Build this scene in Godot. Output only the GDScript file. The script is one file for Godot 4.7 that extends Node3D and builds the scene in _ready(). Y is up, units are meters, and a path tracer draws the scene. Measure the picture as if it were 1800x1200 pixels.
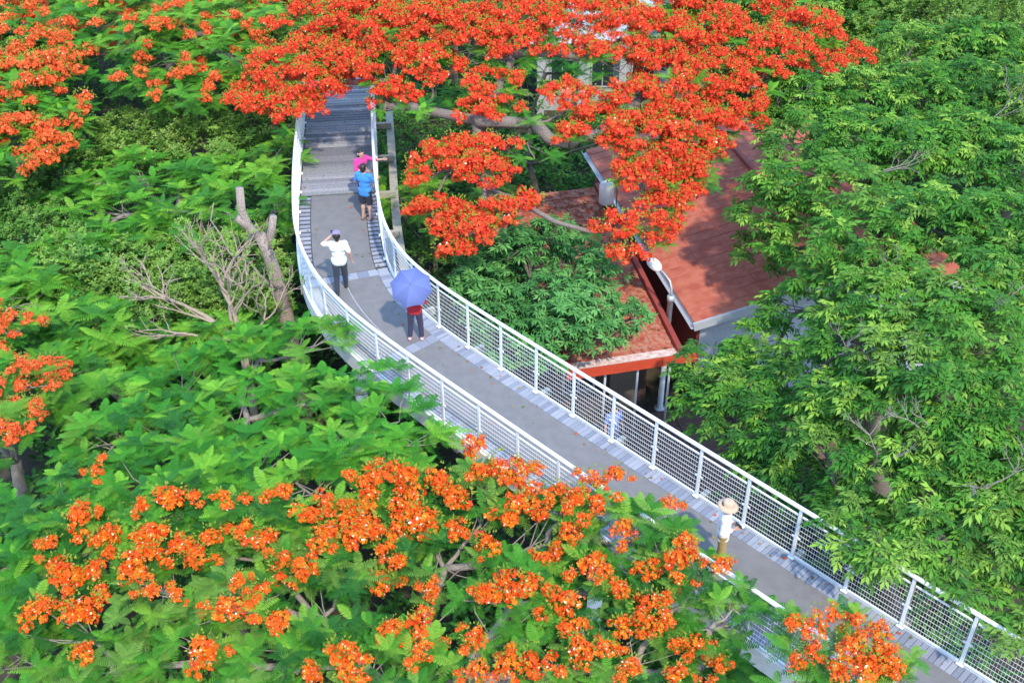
extends Node3D
# A white-railed elevated walkway through flame trees, seen from above.
# Units are metres, y is up, the ground is y = 0 and the walkway deck is y = 5.

const EYE := Vector3(0, 21, 0)
const DECK := 5.0
const HALF := 1.1          # half the width of the walkway
const PADS_NEAR_ORANGE = [[-2.16,5.38,-15.53,1],[-0.43,5.71,-15.69,0.85],[0.63,5.58,-14.75,1],[2.15,5.92,-14.45,0.8],[2.87,5.94,-13.64,0.7],[-3.12,5.38,-14.51,1],[-1.24,5.38,-14.37,1],[0,5.58,-13.26,1],[1.39,5.68,-13.56,1],[2.22,5.84,-12.96,0.7],[-4.43,5.28,-14.75,1],[-5.94,5.08,-15.23,1],[-7.48,5.02,-14.89,0.8],[-8.11,4.82,-13.69,0.8],[-6.41,5.08,-14.09,1],[-4.88,5.08,-13.69,1],[-3.4,5.18,-13.35,1],[-5.52,4.8,-12.68,0.9],[-7.01,4.6,-12.59,0.9],[-3.87,4.98,-12.4,1],[-2.36,5.3,-12.05,0.9],[-0.75,5.38,-11.97,1],[0.75,5.58,-11.93,1],[2.04,5.68,-11.85,1],[3.06,5.64,-11.81,0.7],[3.69,6.03,-12.52,0.55],[1.06,5.99,-15.25,0.5],[1.65,6.23,-14.78,0.55],[2.48,6.28,-13.89,0.55],[3.14,6.39,-12.95,0.5],[2.75,6.39,-13.66,0.5],[2.32,6.4,-14.41,0.45],[3.64,6.4,-12.46,0.45],[3.25,6.19,-12.22,0.5],[2.65,6.09,-12.6,0.5],[-4.53,4.93,-10.85,1.2],[-1.33,5.23,-10.64,1.2],[1.59,5.45,-10.6,1.1]]
const PADS_NEAR_RIGHT = [[4.55,7.17,-11.22,0.6],[5.39,7.07,-11.09,0.6],[4.86,7.07,-10.62,0.6],[5.7,6.84,-10.18,0.7],[4.12,6.89,-10.57,0.5]]
const PADS_NEAR_GREEN = [[-4.42,5.73,-20.73,0.75],[-5.79,5.4,-20.6,0.9],[-7.3,5.08,-20.25,1],[-3.14,5.83,-18.95,0.75],[-2.32,5.89,-17.86,0.7],[-1.86,5.96,-17.01,0.6],[-4.21,5.7,-18.79,0.9],[-5.63,5.48,-18.46,1],[-7.19,5.15,-18.26,1.1],[-8.63,4.88,-18.06,1],[-3.28,5.8,-17.04,0.9],[-4.7,5.68,-16.65,1],[-6.16,5.48,-16.54,1],[-7.63,5.18,-16.37,1],[-8.93,4.98,-16.1,1],[-9.41,4.78,-15.08,1],[-8.04,4.98,-15.33,1],[-6.5,5.28,-15.48,1],[-5.08,5.48,-15.59,1],[-3.8,5.7,-15.84,0.9],[-2.4,5.89,-16.08,0.7],[-8.98,4.48,-14.22,1],[-8.74,4.05,-13.23,1.1],[-11.07,4.31,-14.87,1.3],[-11.45,4.53,-16.5,1.2]]
const PADS_LEFT_ORANGE = [[-12.48,4.62,-22.71,0.8,1.2],[-11.63,4.82,-20.32,0.8,1.2],[-10.82,4.88,-20.21,0.55,1.3],[-11,4.84,-18.73,0.7,1.1],[-13.39,4.51,-21,1.3,0.8],[-12.44,4.33,-18.82,1.2,0.5]]
const PADS_FAR_LEFT = [[-16.31,6.73,-35.74,1.2,0.59],[-14.63,6.75,-34.32,1.1,0.76],[-14.83,6.73,-32.55,1.2,0.76],[-14.03,6.6,-33.67,0.9,0.43],[-14.8,6.35,-31.2,1.1,0.65],[-13.69,6.18,-31.24,1,0.43],[-14.37,5.98,-30.13,1,0.7],[-14.1,5.8,-28.75,0.9,0.65],[-13.41,5.72,-30.01,0.8,0.43],[-17.24,6.64,-32.98,1.6,0.59],[-16.06,6.06,-29.55,1.5,0.54],[-17.17,6.91,-37.78,1.3,0.54]]
const PADS_FAR_LEFT_SPARSE = [[-13.62,7.23,-36.44,1.2,0.34],[-11.68,7.23,-34.7,1.2,0.38],[-10.57,7.33,-35.42,1.2,0.34],[-8.91,7.13,-34.25,1.2,0.24],[-8.02,7.33,-35.42,1.2,0.29],[-10.9,6.75,-34.09,1.1,0.29],[-9.91,6.35,-32.62,1.1,0.53],[-9.04,6.4,-32.62,0.9,0.38],[-13.68,6.78,-35.02,1,0.14],[-11.71,6.38,-33.48,1,0.1],[-7.74,6.78,-33.41,1,0.19],[-8.86,7.53,-36.14,1.2,0.24],[-14.9,6.98,-36.73,1,0.14],[-11.55,7.64,-38.29,1.6,0.24],[-14.42,7.64,-38.86,1.6,0.24]]
const PADS_OLIVE = [[-12.73,4.44,-32,1.2],[-13.68,4.67,-32.38,1.1],[-11.89,4.64,-32.98,1.2],[-10.62,4.91,-33.17,1.3],[-9.12,5.04,-32.96,1.2],[-7.84,5.17,-32.35,1.1],[-9.69,4.61,-31.99,1.3],[-8.12,4.77,-31.22,1.1],[-10.91,4.47,-31.81,1.1]]
const PADS_MID_GREEN = [[-14.8,4.78,-31.99,1],[-8.77,4.78,-30.13,1],[-10.33,4.2,-27.86,0.9],[-8.87,4.22,-27.86,0.8],[-7.23,4.42,-27.84,0.8],[-12.3,4.58,-30.51,1],[-11.06,4.75,-30.49,1.1],[-9.56,4.88,-29.94,1],[-7.83,4.98,-29.75,1],[-7.02,5.32,-30.62,0.8],[-12.82,4.38,-29.3,1],[-11.33,4.48,-28.79,1],[-6.74,5.04,-28.23,0.7],[-9.83,4.6,-28.78,0.9],[-12.81,4.08,-26.51,1],[-12.84,3.98,-24.71,1],[-12.1,4.2,-27.86,0.9],[-8.25,4.82,-28.42,0.8]]
const PADS_GREY_BUSH_A = [[-13.93,3.87,-28.84,1.1],[-15.41,3.97,-30.72,1.1],[-11.93,3.7,-26.98,1],[-14.68,3.84,-30.54,1.2],[-14.37,3.64,-28.53,1.2],[-13.94,4.07,-31.63,1.1],[-16.45,3.55,-29.18,1.5],[-12.85,3.73,-27.9,0.9]]
const PADS_GREY_BUSH_B = [[-12.24,3.67,-26.98,1.1],[-9.32,3.57,-25.98,1.1],[-7.82,3.7,-25.55,1],[-6.94,4.19,-27.86,0.7],[-11.39,3.37,-26,1.1],[-10.32,3.57,-26.85,1.1],[-9.13,3.64,-27.28,1.2],[-7.6,3.87,-26.96,1.1],[-6.99,3.6,-25.15,1],[-8.5,3.27,-25.59,1.1],[-9.95,3.07,-25.07,1.1],[-6.42,3.82,-26.4,0.6]]
const PADS_GREY_BUSH_C = [[-11.2,3.63,-22.17,0.9],[-9.97,3.86,-21.03,0.8],[-11.18,3.86,-20.6,0.8],[-10.85,3.5,-24.24,1],[-7.76,3.33,-24.27,0.9],[-13.26,3.27,-25.05,1.1],[-13.69,3.44,-26.42,1.2],[-12.5,3.34,-26.57,1.2],[-11.79,3.17,-24.67,1.1],[-10.36,3.07,-23.79,1.1],[-12.48,2.9,-23.81,1],[-9.13,2.9,-24.06,1],[-6.84,3.13,-24.81,0.9]]
const PADS_RED = [[-7.48,6.61,-31.34,0.8,1.7],[-6.95,7.16,-32.08,0.9,1.7],[-6.2,6.76,-30.23,0.8,1.7],[-5.71,7.72,-32.16,1,1.6],[-5.77,7.27,-31.01,0.9,1.6],[-4.91,7.62,-30.99,0.9,1.3],[-4.69,8.22,-32.42,1,1.5],[-3.46,7.54,-29.27,0.5,1.2],[-3.47,8.48,-31.98,1,1.6],[-3.38,7.99,-30.53,0.9,1.5],[-2.29,8.72,-31.79,1,1.6],[-2.22,8.17,-30.14,0.8,1.4],[-1.13,8.76,-31.26,1,1.6],[0,8.64,-30.55,0.9,1.3],[0.49,8.99,-31.53,1,1.5],[1.78,8.93,-31.46,1,1.4],[3.08,8.74,-31.45,1.1,1.5],[4.39,8.46,-31.38,1,1.6],[5.66,8.4,-32.33,1.1,1.6],[5.66,7.76,-30.59,1,1.7],[4.44,7.89,-29.93,0.9,1.6],[6.68,7.99,-32.13,1,1.5],[7.07,7.45,-31.04,0.8,1],[7.99,7.66,-32.59,0.9,1.1],[9.12,7.64,-33.93,1,1.1],[9.39,7.12,-32.73,0.7,1],[10.64,6.97,-33.83,0.55,1.8],[8.62,8.02,-34.35,1,1],[-0.46,8.04,-28.98,0.7,1.1],[-0.92,7.68,-28.2,0.55,1.7],[0.46,8.09,-28.91,0.6,0.5],[1.53,7.92,-28.56,0.6,1.4],[2.43,7.46,-27.84,0.8,1.6],[3.4,7.69,-28.76,0.8,1.5],[3.49,7.12,-27.62,0.9,1.8],[4.64,7.21,-28.48,0.9,1.8],[5.47,7.08,-28.69,0.7,1.4],[4.39,6.74,-27.27,0.8,1.6],[3.42,6.62,-26.44,0.7,1.6],[3.82,6.1,-25.61,0.6,1.4],[2.6,6.04,-24.92,0.45,1.8],[2.86,5.63,-24.25,0.35,1.6],[4.65,6.41,-26.62,0.5,1],[6.25,7.28,-29.85,0.8,1.5],[-2.24,6.69,-26.68,0.55,1.7],[-1.49,6.96,-26.92,0.65,1.8],[-0.74,6.84,-26.39,0.6,1.8],[-1.05,7.14,-27.09,0.6,1.5],[-1.97,6.12,-25.44,0.55,1.8],[-1.16,6.02,-24.99,0.7,1.8],[-0.43,6.29,-25.19,0.5,1.2],[-1.43,5.7,-24.39,0.4,1.4],[0.29,6.58,-25.52,0.25,1.5],[0.61,7.71,-27.98,0.5,0.2],[0.6,7.21,-26.94,0.6,0.15],[1.5,7.41,-27.31,0.4,0.9],[-2.64,7.65,-28.89,0.4,0.3],[-4.39,8.48,-32.98,1.2,1.4],[-1.68,9.29,-33.45,1.4,1.3],[1.67,9.48,-33.4,1.4,1.3],[5.14,9.08,-34.06,1.4,1.3],[-6.24,8.08,-33.73,1,0.9],[3.16,8.26,-29.97,0.7,0.9],[6.93,6.86,-29.22,0.2,3],[4.32,6.31,-26.28,0.6,1.3],[4.77,6.6,-27.15,0.6,1.3],[3.78,5.87,-25.08,0.4,1.3],[5.37,6.68,-27.69,0.5,1],[2.38,8.57,-30.33,0.55,1.1],[1.27,8.69,-30.32,0.45,0.9]]
const PADS_CENTRE = [[1.06,5.29,-26.16,0.6],[0.15,4.96,-25.93,0.7],[2.38,4.79,-25.12,0.6],[1.43,4.42,-23.47,0.8],[-0.74,4.32,-24.92,0.8],[-0.62,4.18,-26.19,0.9],[0.77,4.58,-26.42,0.9],[1.68,4.66,-26.13,0.7],[-0.29,3.98,-24.3,0.9],[0.88,4.38,-24.5,0.9],[2.03,4.42,-23.98,0.8],[0.86,3.78,-23.32,0.9],[2.14,4.16,-23.15,0.7],[3.03,4.34,-23.63,0.45],[0,3.52,-23.49,0.8]]
const PADS_RIGHT_UPPER = [[8.58,6.81,-30.86,1.2],[10.18,6.98,-30.81,1.3],[9.01,7.18,-27.45,1.3],[7.85,6.64,-28.68,1.1],[11.77,7.14,-30.75,1.4],[10.33,7.48,-26.51,1.3],[13.53,7.14,-31.15,1.4],[11.94,7.41,-27.38,1.2],[12.48,7.58,-25.68,1.3],[7.38,6.67,-26.36,1],[8.41,7.21,-24.94,1.2],[6.85,6.11,-26.24,0.9],[15.49,7.21,-28.78,1.8],[12.83,6.54,-35.26,1.4],[15.19,6.54,-35.74,1.4]]
const PADS_RIGHT_MID = [[6.73,4.96,-25.93,0.75],[7.62,5.84,-24.84,1.1],[8.21,7.41,-22.15,1.2],[9.63,7.81,-22.48,1.2],[10.7,8.01,-21.63,1.2],[7.74,5.94,-22.33,1.1],[8.09,7.41,-19.84,1.2],[9.29,7.91,-19.51,1.2],[6.86,5.04,-22.85,0.8],[5.99,4.52,-21.89,0.85],[7.16,6.67,-19.32,1],[8.1,7.34,-18.16,1.1],[9.22,7.84,-17.85,1.1],[6.64,5.41,-19.83,0.9],[4.7,4.31,-21.26,0.9],[5.32,4.71,-19.7,0.9],[11.97,7.65,-20.32,1.7],[10.5,7.87,-19.88,1]]
const PADS_RIGHT_NEAR = [[6.05,4.77,-17.12,0.7],[5.5,4.37,-18.26,0.7],[6.61,5.3,-15.95,0.6],[7.34,5.8,-14.98,0.6],[5.09,3.97,-20.9,0.7],[8.45,6.14,-15.47,0.8],[6.39,6.34,-13.71,0.35],[5.97,6.32,-14.18,0.4],[7.6,6.67,-14.79,0.7],[8.3,6.86,-14.3,0.75],[8.32,6.29,-12.73,0.35],[8.48,6.71,-13.29,0.6],[7.8,6.82,-15.95,0.85],[6.93,6.37,-15.88,0.7],[6.29,5.87,-16.93,0.7],[8.55,7.21,-15.34,0.9],[5.75,5.24,-18.33,0.8],[5.04,4.57,-19.35,0.7],[4.47,4.07,-20.36,0.7],[7.32,6.71,-17.24,0.9],[8.21,7.47,-16.42,1],[6.71,6.14,-17.98,0.8],[9.23,7.67,-16.17,1],[9.68,6.98,-14.27,1.3],[9.52,6.81,-13,1.2],[7.17,6.6,-13.56,0.45],[7.62,6.45,-13.05,0.45],[6.67,6.37,-13.34,0.4],[6.18,6.3,-13.43,0.3],[7.41,6.74,-13.81,0.5],[8.16,6.27,-12.02,0.4],[7.89,6.37,-12.65,0.4],[6.44,6.14,-14.97,0.5]]
const PADS_SMALL_GREEN_A = [[-3,4.42,-29.3,0.8],[-2.36,4.44,-29.82,0.7],[-3.48,4.04,-30.9,0.7],[-0.67,4.44,-29.3,0.7]]
const PADS_SMALL_GREEN_B = [[-1.91,5.8,-32.09,0.9],[-1.26,5.78,-33.54,1],[-2.55,5.6,-33.99,0.9],[5.76,5.58,-33.56,1],[2.34,5.3,-36.99,0.9],[1.18,5.2,-37.23,0.9]]
const PADS_DARK_LOW = [[-3.36,1.98,-30.18,1.2],[-2.06,1.98,-28.88,1.2],[-2.71,1.85,-28.26,1],[-1.34,1.78,-27.65,1.2],[-3.8,1.51,-38.45,1.4],[-2.85,1.51,-36.64,1.4],[-4.1,1.58,-34.54,1.2]]
const BLOOMS_NEAR = [[-0.8,5.71,-17.02,0.26],[-2.26,6.18,-15.78,0.3],[-1.95,6.06,-15.64,0.32],[-2.63,6.15,-15.7,0.27],[-1.41,5.96,-15.78,0.3],[-1.06,5.94,-15.34,0.36],[-0.54,6.09,-15.92,0.27],[-0.16,6.07,-15.98,0.34],[0.13,6.01,-15.85,0.28],[0.43,5.85,-15.58,0.26],[0.84,6.2,-15.22,0.22],[1.14,6.34,-14.91,0.27],[1.54,6.23,-15.5,0.24],[1.92,6.23,-15.65,0.22],[1.48,6.47,-14.66,0.3],[-0.05,5.92,-14.99,0.38],[0.23,5.98,-15.12,0.26],[-1.67,5.71,-14.97,0.37],[-1.01,5.83,-14.57,0.26],[-2.68,5.79,-15.42,0.32],[-2.1,5.82,-15.16,0.28],[-3.02,5.82,-14.87,0.31],[-2.72,5.8,-14.74,0.32],[-2.88,5.83,-14.36,0.28],[-3.47,5.98,-15.22,0.22],[-3.79,5.87,-14.97,0.29],[-4.26,6.02,-15.41,0.22],[-4.59,5.89,-15.39,0.17],[-6.46,5.75,-15.5,0.33],[-5.37,5.91,-15.29,0.26],[-8.15,5.44,-15.17,0.32],[-7.52,5.4,-14.87,0.33],[-6.61,5.6,-14.72,0.34],[-6.12,5.51,-14.43,0.33],[-5.56,5.57,-14.68,0.27],[-4.89,5.7,-14.67,0.27],[-5.77,5.43,-14.36,0.26],[-6.81,5.52,-14.01,0.32],[-8.09,5.15,-14.09,0.37],[-8.41,5.12,-14.4,0.26],[-7.64,5.21,-14.18,0.19],[-8.43,5.11,-13.27,0.3],[-7.58,5.07,-13.37,0.35],[-8.31,5.17,-13.44,0.2],[-4.04,5.56,-14,0.32],[-4.84,5.55,-13.63,0.2],[-4.41,5.49,-13.46,0.2],[-4.98,5.45,-13.05,0.27],[-4,5.47,-12.78,0.27],[-5.24,5.19,-12.43,0.31],[-7.38,4.99,-12.48,0.22],[-6.38,5.46,-13.48,0.18],[-5.93,5.4,-13.48,0.17],[-2.35,5.31,-13.81,0.26],[0,6.04,-12.99,0.35],[0.29,6.03,-13.12,0.22],[-0.37,6,-12.93,0.23],[0.87,5.91,-12.81,0.29],[1.33,6.15,-13.44,0.28],[1.95,6.34,-14.08,0.23],[1.57,6.14,-13.34,0.2],[2.26,6.24,-12.48,0.28],[2.77,6.54,-13.1,0.3],[2.44,6.23,-13.33,0.24],[2.23,6.13,-13.33,0.23],[3.52,6.54,-13.08,0.22],[3.02,6.55,-13.38,0.17],[2.92,6.61,-13.56,0.22],[2.82,6.4,-14.7,0.18],[1.79,6.12,-12.13,0.23],[-0.61,5.84,-12.13,0.23],[-1.64,5.46,-12.55,0.32],[-2.02,5.63,-12.53,0.21],[-1.48,5.72,-11.97,0.23],[-2.84,5.67,-12.03,0.26],[-2.57,5.68,-11.68,0.31],[1.12,6.01,-11.76,0.27],[2.3,6.12,-12.13,0.22],[2.98,5.97,-11.91,0.25],[3.31,5.93,-11.58,0.26],[2.61,6,-11.33,0.21],[1.89,6.09,-11.37,0.23],[0.36,5.99,-11.56,0.3],[0,5.86,-11.53,0.27],[-0.53,5.79,-11.49,0.23],[2.67,6.06,-11.84,0.18],[-8.16,5.59,-16.41,0.17],[-8.17,5.52,-16.87,0.14],[-2.5,5.76,-14.64,0.26],[-3.31,5.84,-14.49,0.23],[-3.3,5.28,-11.82,0.19],[-0.41,5.67,-14.37,0.24],[0.6,5.97,-13.82,0.22],[1.02,5.98,-14.36,0.26],[1.83,6.12,-12.92,0.21],[-1.4,5.55,-13.41,0.2],[-3.48,5.81,-14.25,0.23],[-6.95,5.7,-15.29,0.19],[-4.45,5.73,-14.46,0.23],[0.94,6.03,-12.21,0.21],[1.46,6.07,-11.72,0.21],[-2.27,5.63,-14.27,0.24],[2.54,6.32,-12.56,0.2],[-8.6,5.3,-14.79,0.18]]
const BLOOMS_RIGHT = [[4.41,7.43,-11.04,0.21],[4.72,7.44,-11.25,0.21],[5.13,7.33,-11.17,0.21],[5.46,7.35,-11.04,0.2],[4.94,7.35,-10.71,0.23],[5.47,7.3,-10.73,0.22],[4.45,7.34,-10.72,0.18],[5.12,7.31,-10.42,0.25],[5.56,7.16,-10.52,0.21],[4.2,7.4,-11.17,0.15],[4.7,7.32,-10.38,0.19],[4.2,7.12,-10.63,0.17]]

var M := {}
var rng := RandomNumberGenerator.new()
var taken := {}
var leaf_kinds := {}
var bloom_kinds := {}
var line: PackedVector2Array       # centre line of the walkway (x, z), far end first
var line_len: PackedFloat32Array

# ------------------------------------------------------------------ scene
func _ready() -> void:
	rng.seed = 11
	set_camera_and_light()
	make_materials()
	make_leaf_kinds()
	make_bloom_kinds()
	make_line()
	ground()
	walkway()
	deck_petals()
	for side in [1.0, -1.0]:
		railing(side)
	left_house()
	right_house()
	pale_house()
	trees()
	dead_things()
	undergrowth()
	street_lamp()
	water_tank()
	people()
	for c in get_children():
		clean(c)

func set_camera_and_light() -> void:
	var cam := Camera3D.new()
	cam.name = "camera"
	add_child(cam)
	cam.position = EYE
	cam.rotation_degrees = Vector3(-36.5, 0, 0)
	cam.fov = 33.4
	cam.near = 0.1
	cam.far = 800.0
	cam.current = true
	var we := WorldEnvironment.new()
	we.name = "world_environment"
	var e := Environment.new()
	e.background_mode = Environment.BG_SKY
	var sm := ProceduralSkyMaterial.new()
	sm.sky_top_color = Color(0.50, 0.64, 0.82)
	sm.sky_horizon_color = Color(0.86, 0.89, 0.92)
	sm.ground_horizon_color = Color(0.62, 0.66, 0.62)
	sm.ground_bottom_color = Color(0.2, 0.25, 0.18)
	sm.sky_curve = 0.12
	var sky := Sky.new()
	sky.sky_material = sm
	e.sky = sky
	e.background_energy_multiplier = 2.6
	e.tonemap_mode = Environment.TONE_MAPPER_LINEAR
	e.tonemap_exposure = 1.4
	e.sdfgi_enabled = true
	e.ssao_enabled = true
	e.ssil_enabled = true
	we.environment = e
	add_child(we)
	var sun := DirectionalLight3D.new()
	sun.name = "sun"
	add_child(sun)
	sun.look_at_from_position(Vector3(0, 30, 0), Vector3(0, 30, 0) + Vector3(-0.23, -0.77, -0.60), Vector3.UP)
	sun.light_energy = 1.05
	sun.light_color = Color(1.0, 0.955, 0.88)
	sun.light_angular_distance = 2.0
	sun.shadow_enabled = true

# ------------------------------------------------------------------ naming
func numbered(called: String) -> String:
	if not taken.has(called):
		taken[called] = 0
		return called
	taken[called] += 1
	return "%s_%03d" % [called, taken[called]]

func thing(called: String, label: String, category: String, at := Vector3.ZERO, turn := 0.0, group := "") -> Node3D:
	var o := Node3D.new()
	o.name = numbered(called)
	add_child(o)
	o.position = at
	o.rotation.y = turn
	o.set_meta("label", label)
	o.set_meta("category", category)
	if group != "":
		o.set_meta("group", group)
	return o

func structure(called: String, label: String, category: String, at := Vector3.ZERO) -> Node3D:
	var o := thing(called, label, category, at)
	o.set_meta("kind", "structure")
	return o

func part(parent: Node, called: String, mesh: Mesh, mat: Material, xf := Transform3D.IDENTITY) -> MeshInstance3D:
	var o := MeshInstance3D.new()
	var key := "n_" + called
	var n: int = parent.get_meta(key, 0) if parent.has_meta(key) else 0
	o.name = called if n == 0 else "%s_%03d" % [called, n]
	parent.set_meta(key, n + 1)
	o.mesh = mesh
	o.material_override = mat
	o.transform = xf
	o.cast_shadow = GeometryInstance3D.SHADOW_CASTING_SETTING_ON
	parent.add_child(o)
	return o

func clean(o: Node) -> void:      # the counters are not part of the description
	for k in o.get_meta_list():
		if String(k).begins_with("n_"):
			o.remove_meta(k)
	for c in o.get_children():
		clean(c)

# ------------------------------------------------------------------ materials
func lin(c: Color) -> Color:
	return c.linear_to_srgb()

func plain(r: float, g: float, b: float, rough := 0.7, metal := 0.0) -> StandardMaterial3D:
	var m := StandardMaterial3D.new()
	m.albedo_color = lin(Color(r, g, b))
	m.roughness = rough
	m.metallic = metal
	m.cull_mode = BaseMaterial3D.CULL_DISABLED
	return m

func noise_image(freq: float, sd: int, a: Color, b: Color, size := 256, oct := 4, gain := 1.6) -> ImageTexture:
	var n := FastNoiseLite.new()
	n.seed = sd
	n.noise_type = FastNoiseLite.TYPE_SIMPLEX_SMOOTH
	n.frequency = freq
	n.fractal_octaves = oct
	var g := n.get_seamless_image(size, size)
	var im := Image.create(size, size, false, Image.FORMAT_RGB8)
	for y in size:
		for x in size:
			var t: float = clampf((g.get_pixel(x, y).r - 0.5) * gain + 0.5, 0.0, 1.0)
			im.set_pixel(x, y, lin(a.lerp(b, t)))
	return ImageTexture.create_from_image(im)

func grained(a: Color, b: Color, freq: float, scale: float, rough := 0.85, relief := 0.0, sd := 1, gain := 1.6) -> StandardMaterial3D:
	var m := StandardMaterial3D.new()
	m.albedo_texture = noise_image(freq, sd, a, b, 256, 5, gain)
	m.uv1_triplanar = true
	m.uv1_world_triplanar = true
	m.uv1_scale = Vector3.ONE * scale
	m.roughness = rough
	m.cull_mode = BaseMaterial3D.CULL_DISABLED
	if relief > 0.0:
		m.heightmap_enabled = true
		m.heightmap_texture = m.albedo_texture
		m.heightmap_scale = relief
	return m

func leafy(r: float, g: float, b: float, through := 0.55) -> StandardMaterial3D:
	var m := plain(r, g, b, 0.62)
	m.backlight_enabled = true
	m.backlight = Color(through, through, through * 0.7)
	m.metallic_specular = 0.22
	return m

func make_materials() -> void:
	M.white = grained(Color(0.86, 0.86, 0.84), Color(0.76, 0.76, 0.74), 0.02, 1.3, 0.45, 0.0, 3)
	M.wire = plain(0.85, 0.85, 0.84, 0.5)
	M.slab = grained(Color(0.165, 0.156, 0.155), Color(0.185, 0.175, 0.173), 0.02, 0.55, 0.9, 0.0, 5, 2.2)
	M.slab_b = grained(Color(0.16, 0.149, 0.144), Color(0.18, 0.169, 0.163), 0.02, 0.5, 0.9, 0.0, 6, 2.2)
	M.joint = grained(Color(0.42, 0.41, 0.41), Color(0.33, 0.32, 0.33), 0.05, 1.0, 0.9)
	M.pavers = []
	for c in [Color(0.255, 0.27, 0.325), Color(0.30, 0.315, 0.37), Color(0.21, 0.225, 0.285), Color(0.34, 0.35, 0.40)]:
		M.pavers.append(grained(c, c * 0.8, 0.06, 1.7, 0.85, 0.0, M.pavers.size() + 20))
	M.planks = []
	for c in [Color(0.28, 0.275, 0.30), Color(0.22, 0.218, 0.24), Color(0.35, 0.34, 0.35), Color(0.17, 0.17, 0.19), Color(0.26, 0.265, 0.27)]:
		M.planks.append(grained(c, c * 0.72, 0.05, 0.9, 0.8, 0.0, M.planks.size() + 30, 2.0))
	M.steel = grained(Color(0.30, 0.28, 0.22), Color(0.38, 0.36, 0.29), 0.03, 0.8, 0.6)
	M.dark_steel = plain(0.06, 0.06, 0.065, 0.6)
	M.concrete = grained(Color(0.28, 0.27, 0.25), Color(0.36, 0.35, 0.33), 0.03, 0.7, 0.9)
	M.soil = grained(Color(0.035, 0.03, 0.02), Color(0.06, 0.05, 0.03), 0.04, 0.25, 1.0)
	M.yard = grained(Color(0.12, 0.065, 0.05), Color(0.17, 0.10, 0.08), 0.04, 0.6, 0.95)
	M.roofs = []
	for c in [Color(0.44, 0.088, 0.048), Color(0.46, 0.096, 0.052), Color(0.425, 0.084, 0.047), Color(0.475, 0.105, 0.058)]:
		M.roofs.append(grained(c * 0.9, c.lerp(Color(0.55, 0.22, 0.14), 0.45), 0.02, 0.4, 0.7, 0.0, M.roofs.size() + 40, 2.4))
	M.roofs_old = []
	for c in [Color(0.36, 0.075, 0.04), Color(0.40, 0.09, 0.05), Color(0.33, 0.07, 0.042)]:
		M.roofs_old.append(grained(c, Color(0.42, 0.20, 0.13), 0.03, 0.6, 0.75, 0.0, M.roofs_old.size() + 50, 2.6))
	M.fascia = grained(Color(0.55, 0.07, 0.03), Color(0.47, 0.06, 0.03), 0.03, 0.7, 0.5)
	M.barge = grained(Color(0.30, 0.045, 0.03), Color(0.24, 0.04, 0.03), 0.03, 0.7, 0.6)
	M.flashing = grained(Color(0.72, 0.60, 0.55), Color(0.55, 0.33, 0.28), 0.03, 0.8, 0.4)
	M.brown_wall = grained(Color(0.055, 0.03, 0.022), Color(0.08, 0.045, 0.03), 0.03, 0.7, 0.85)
	M.grey_wall = grained(Color(0.34, 0.37, 0.42), Color(0.42, 0.45, 0.49), 0.03, 0.6, 0.8)
	M.pale = grained(Color(0.46, 0.47, 0.47), Color(0.38, 0.39, 0.40), 0.03, 0.5, 0.8)
	M.gutter = plain(0.50, 0.52, 0.55, 0.4, 0.3)
	M.gutter_dark = plain(0.02, 0.018, 0.018, 0.8)
	M.grey_roof = grained(Color(0.33, 0.34, 0.37), Color(0.42, 0.43, 0.46), 0.03, 0.4, 0.6)
	M.glass = plain(0.03, 0.04, 0.05, 0.08)
	M.blue_sign = plain(0.03, 0.10, 0.34, 0.6)
	M.red_sign = plain(0.42, 0.03, 0.05, 0.6)
	M.cream = plain(0.72, 0.69, 0.60, 0.5)
	M.bark = grained(Color(0.19, 0.155, 0.125), Color(0.33, 0.285, 0.24), 0.05, 1.6, 0.95, 0.0, 7, 2.8)
	M.bark_shrub = grained(Color(0.28, 0.21, 0.155), Color(0.48, 0.385, 0.30), 0.07, 1.6, 0.95, 0.0, 18, 2.4)
	M.bark_red = grained(Color(0.10, 0.075, 0.06), Color(0.27, 0.215, 0.175), 0.07, 1.6, 0.95, 0.0, 17, 3.0)
	M.bark_dark = grained(Color(0.10, 0.078, 0.06), Color(0.19, 0.155, 0.125), 0.05, 1.6, 0.95, 0.0, 8, 2.8)
	M.bark_dead = grained(Color(0.19, 0.145, 0.12), Color(0.42, 0.345, 0.295), 0.07, 1.3, 0.95, 0.0, 9, 3.2)
	M.petal = plain(1, 1, 1, 0.55)
	M.petal.vertex_color_use_as_albedo = true
	M.petal.metallic_specular = 0.2
	M.petal.backlight_enabled = true
	M.petal.backlight = Color(0.35, 0.35, 0.35)
	M.tint = leafy(1, 1, 1)
	M.tint.vertex_color_use_as_albedo = true
	M.skin = plain(0.52, 0.30, 0.21, 0.55)
	M.hair = plain(0.018, 0.013, 0.011, 0.45)

# ------------------------------------------------------------------ shapes
func begin() -> SurfaceTool:
	var st := SurfaceTool.new()
	st.begin(Mesh.PRIMITIVE_TRIANGLES)
	return st

func tri(st: SurfaceTool, a: Vector3, b: Vector3, c: Vector3, out: Vector3) -> void:
	st.add_vertex(a)
	if (a - c).cross(a - b).dot(out) >= 0.0:
		st.add_vertex(b)
		st.add_vertex(c)
	else:
		st.add_vertex(c)
		st.add_vertex(b)

func quad(st: SurfaceTool, a: Vector3, b: Vector3, c: Vector3, d: Vector3, out: Vector3) -> void:
	tri(st, a, b, c, out)
	tri(st, a, c, d, out)

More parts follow.
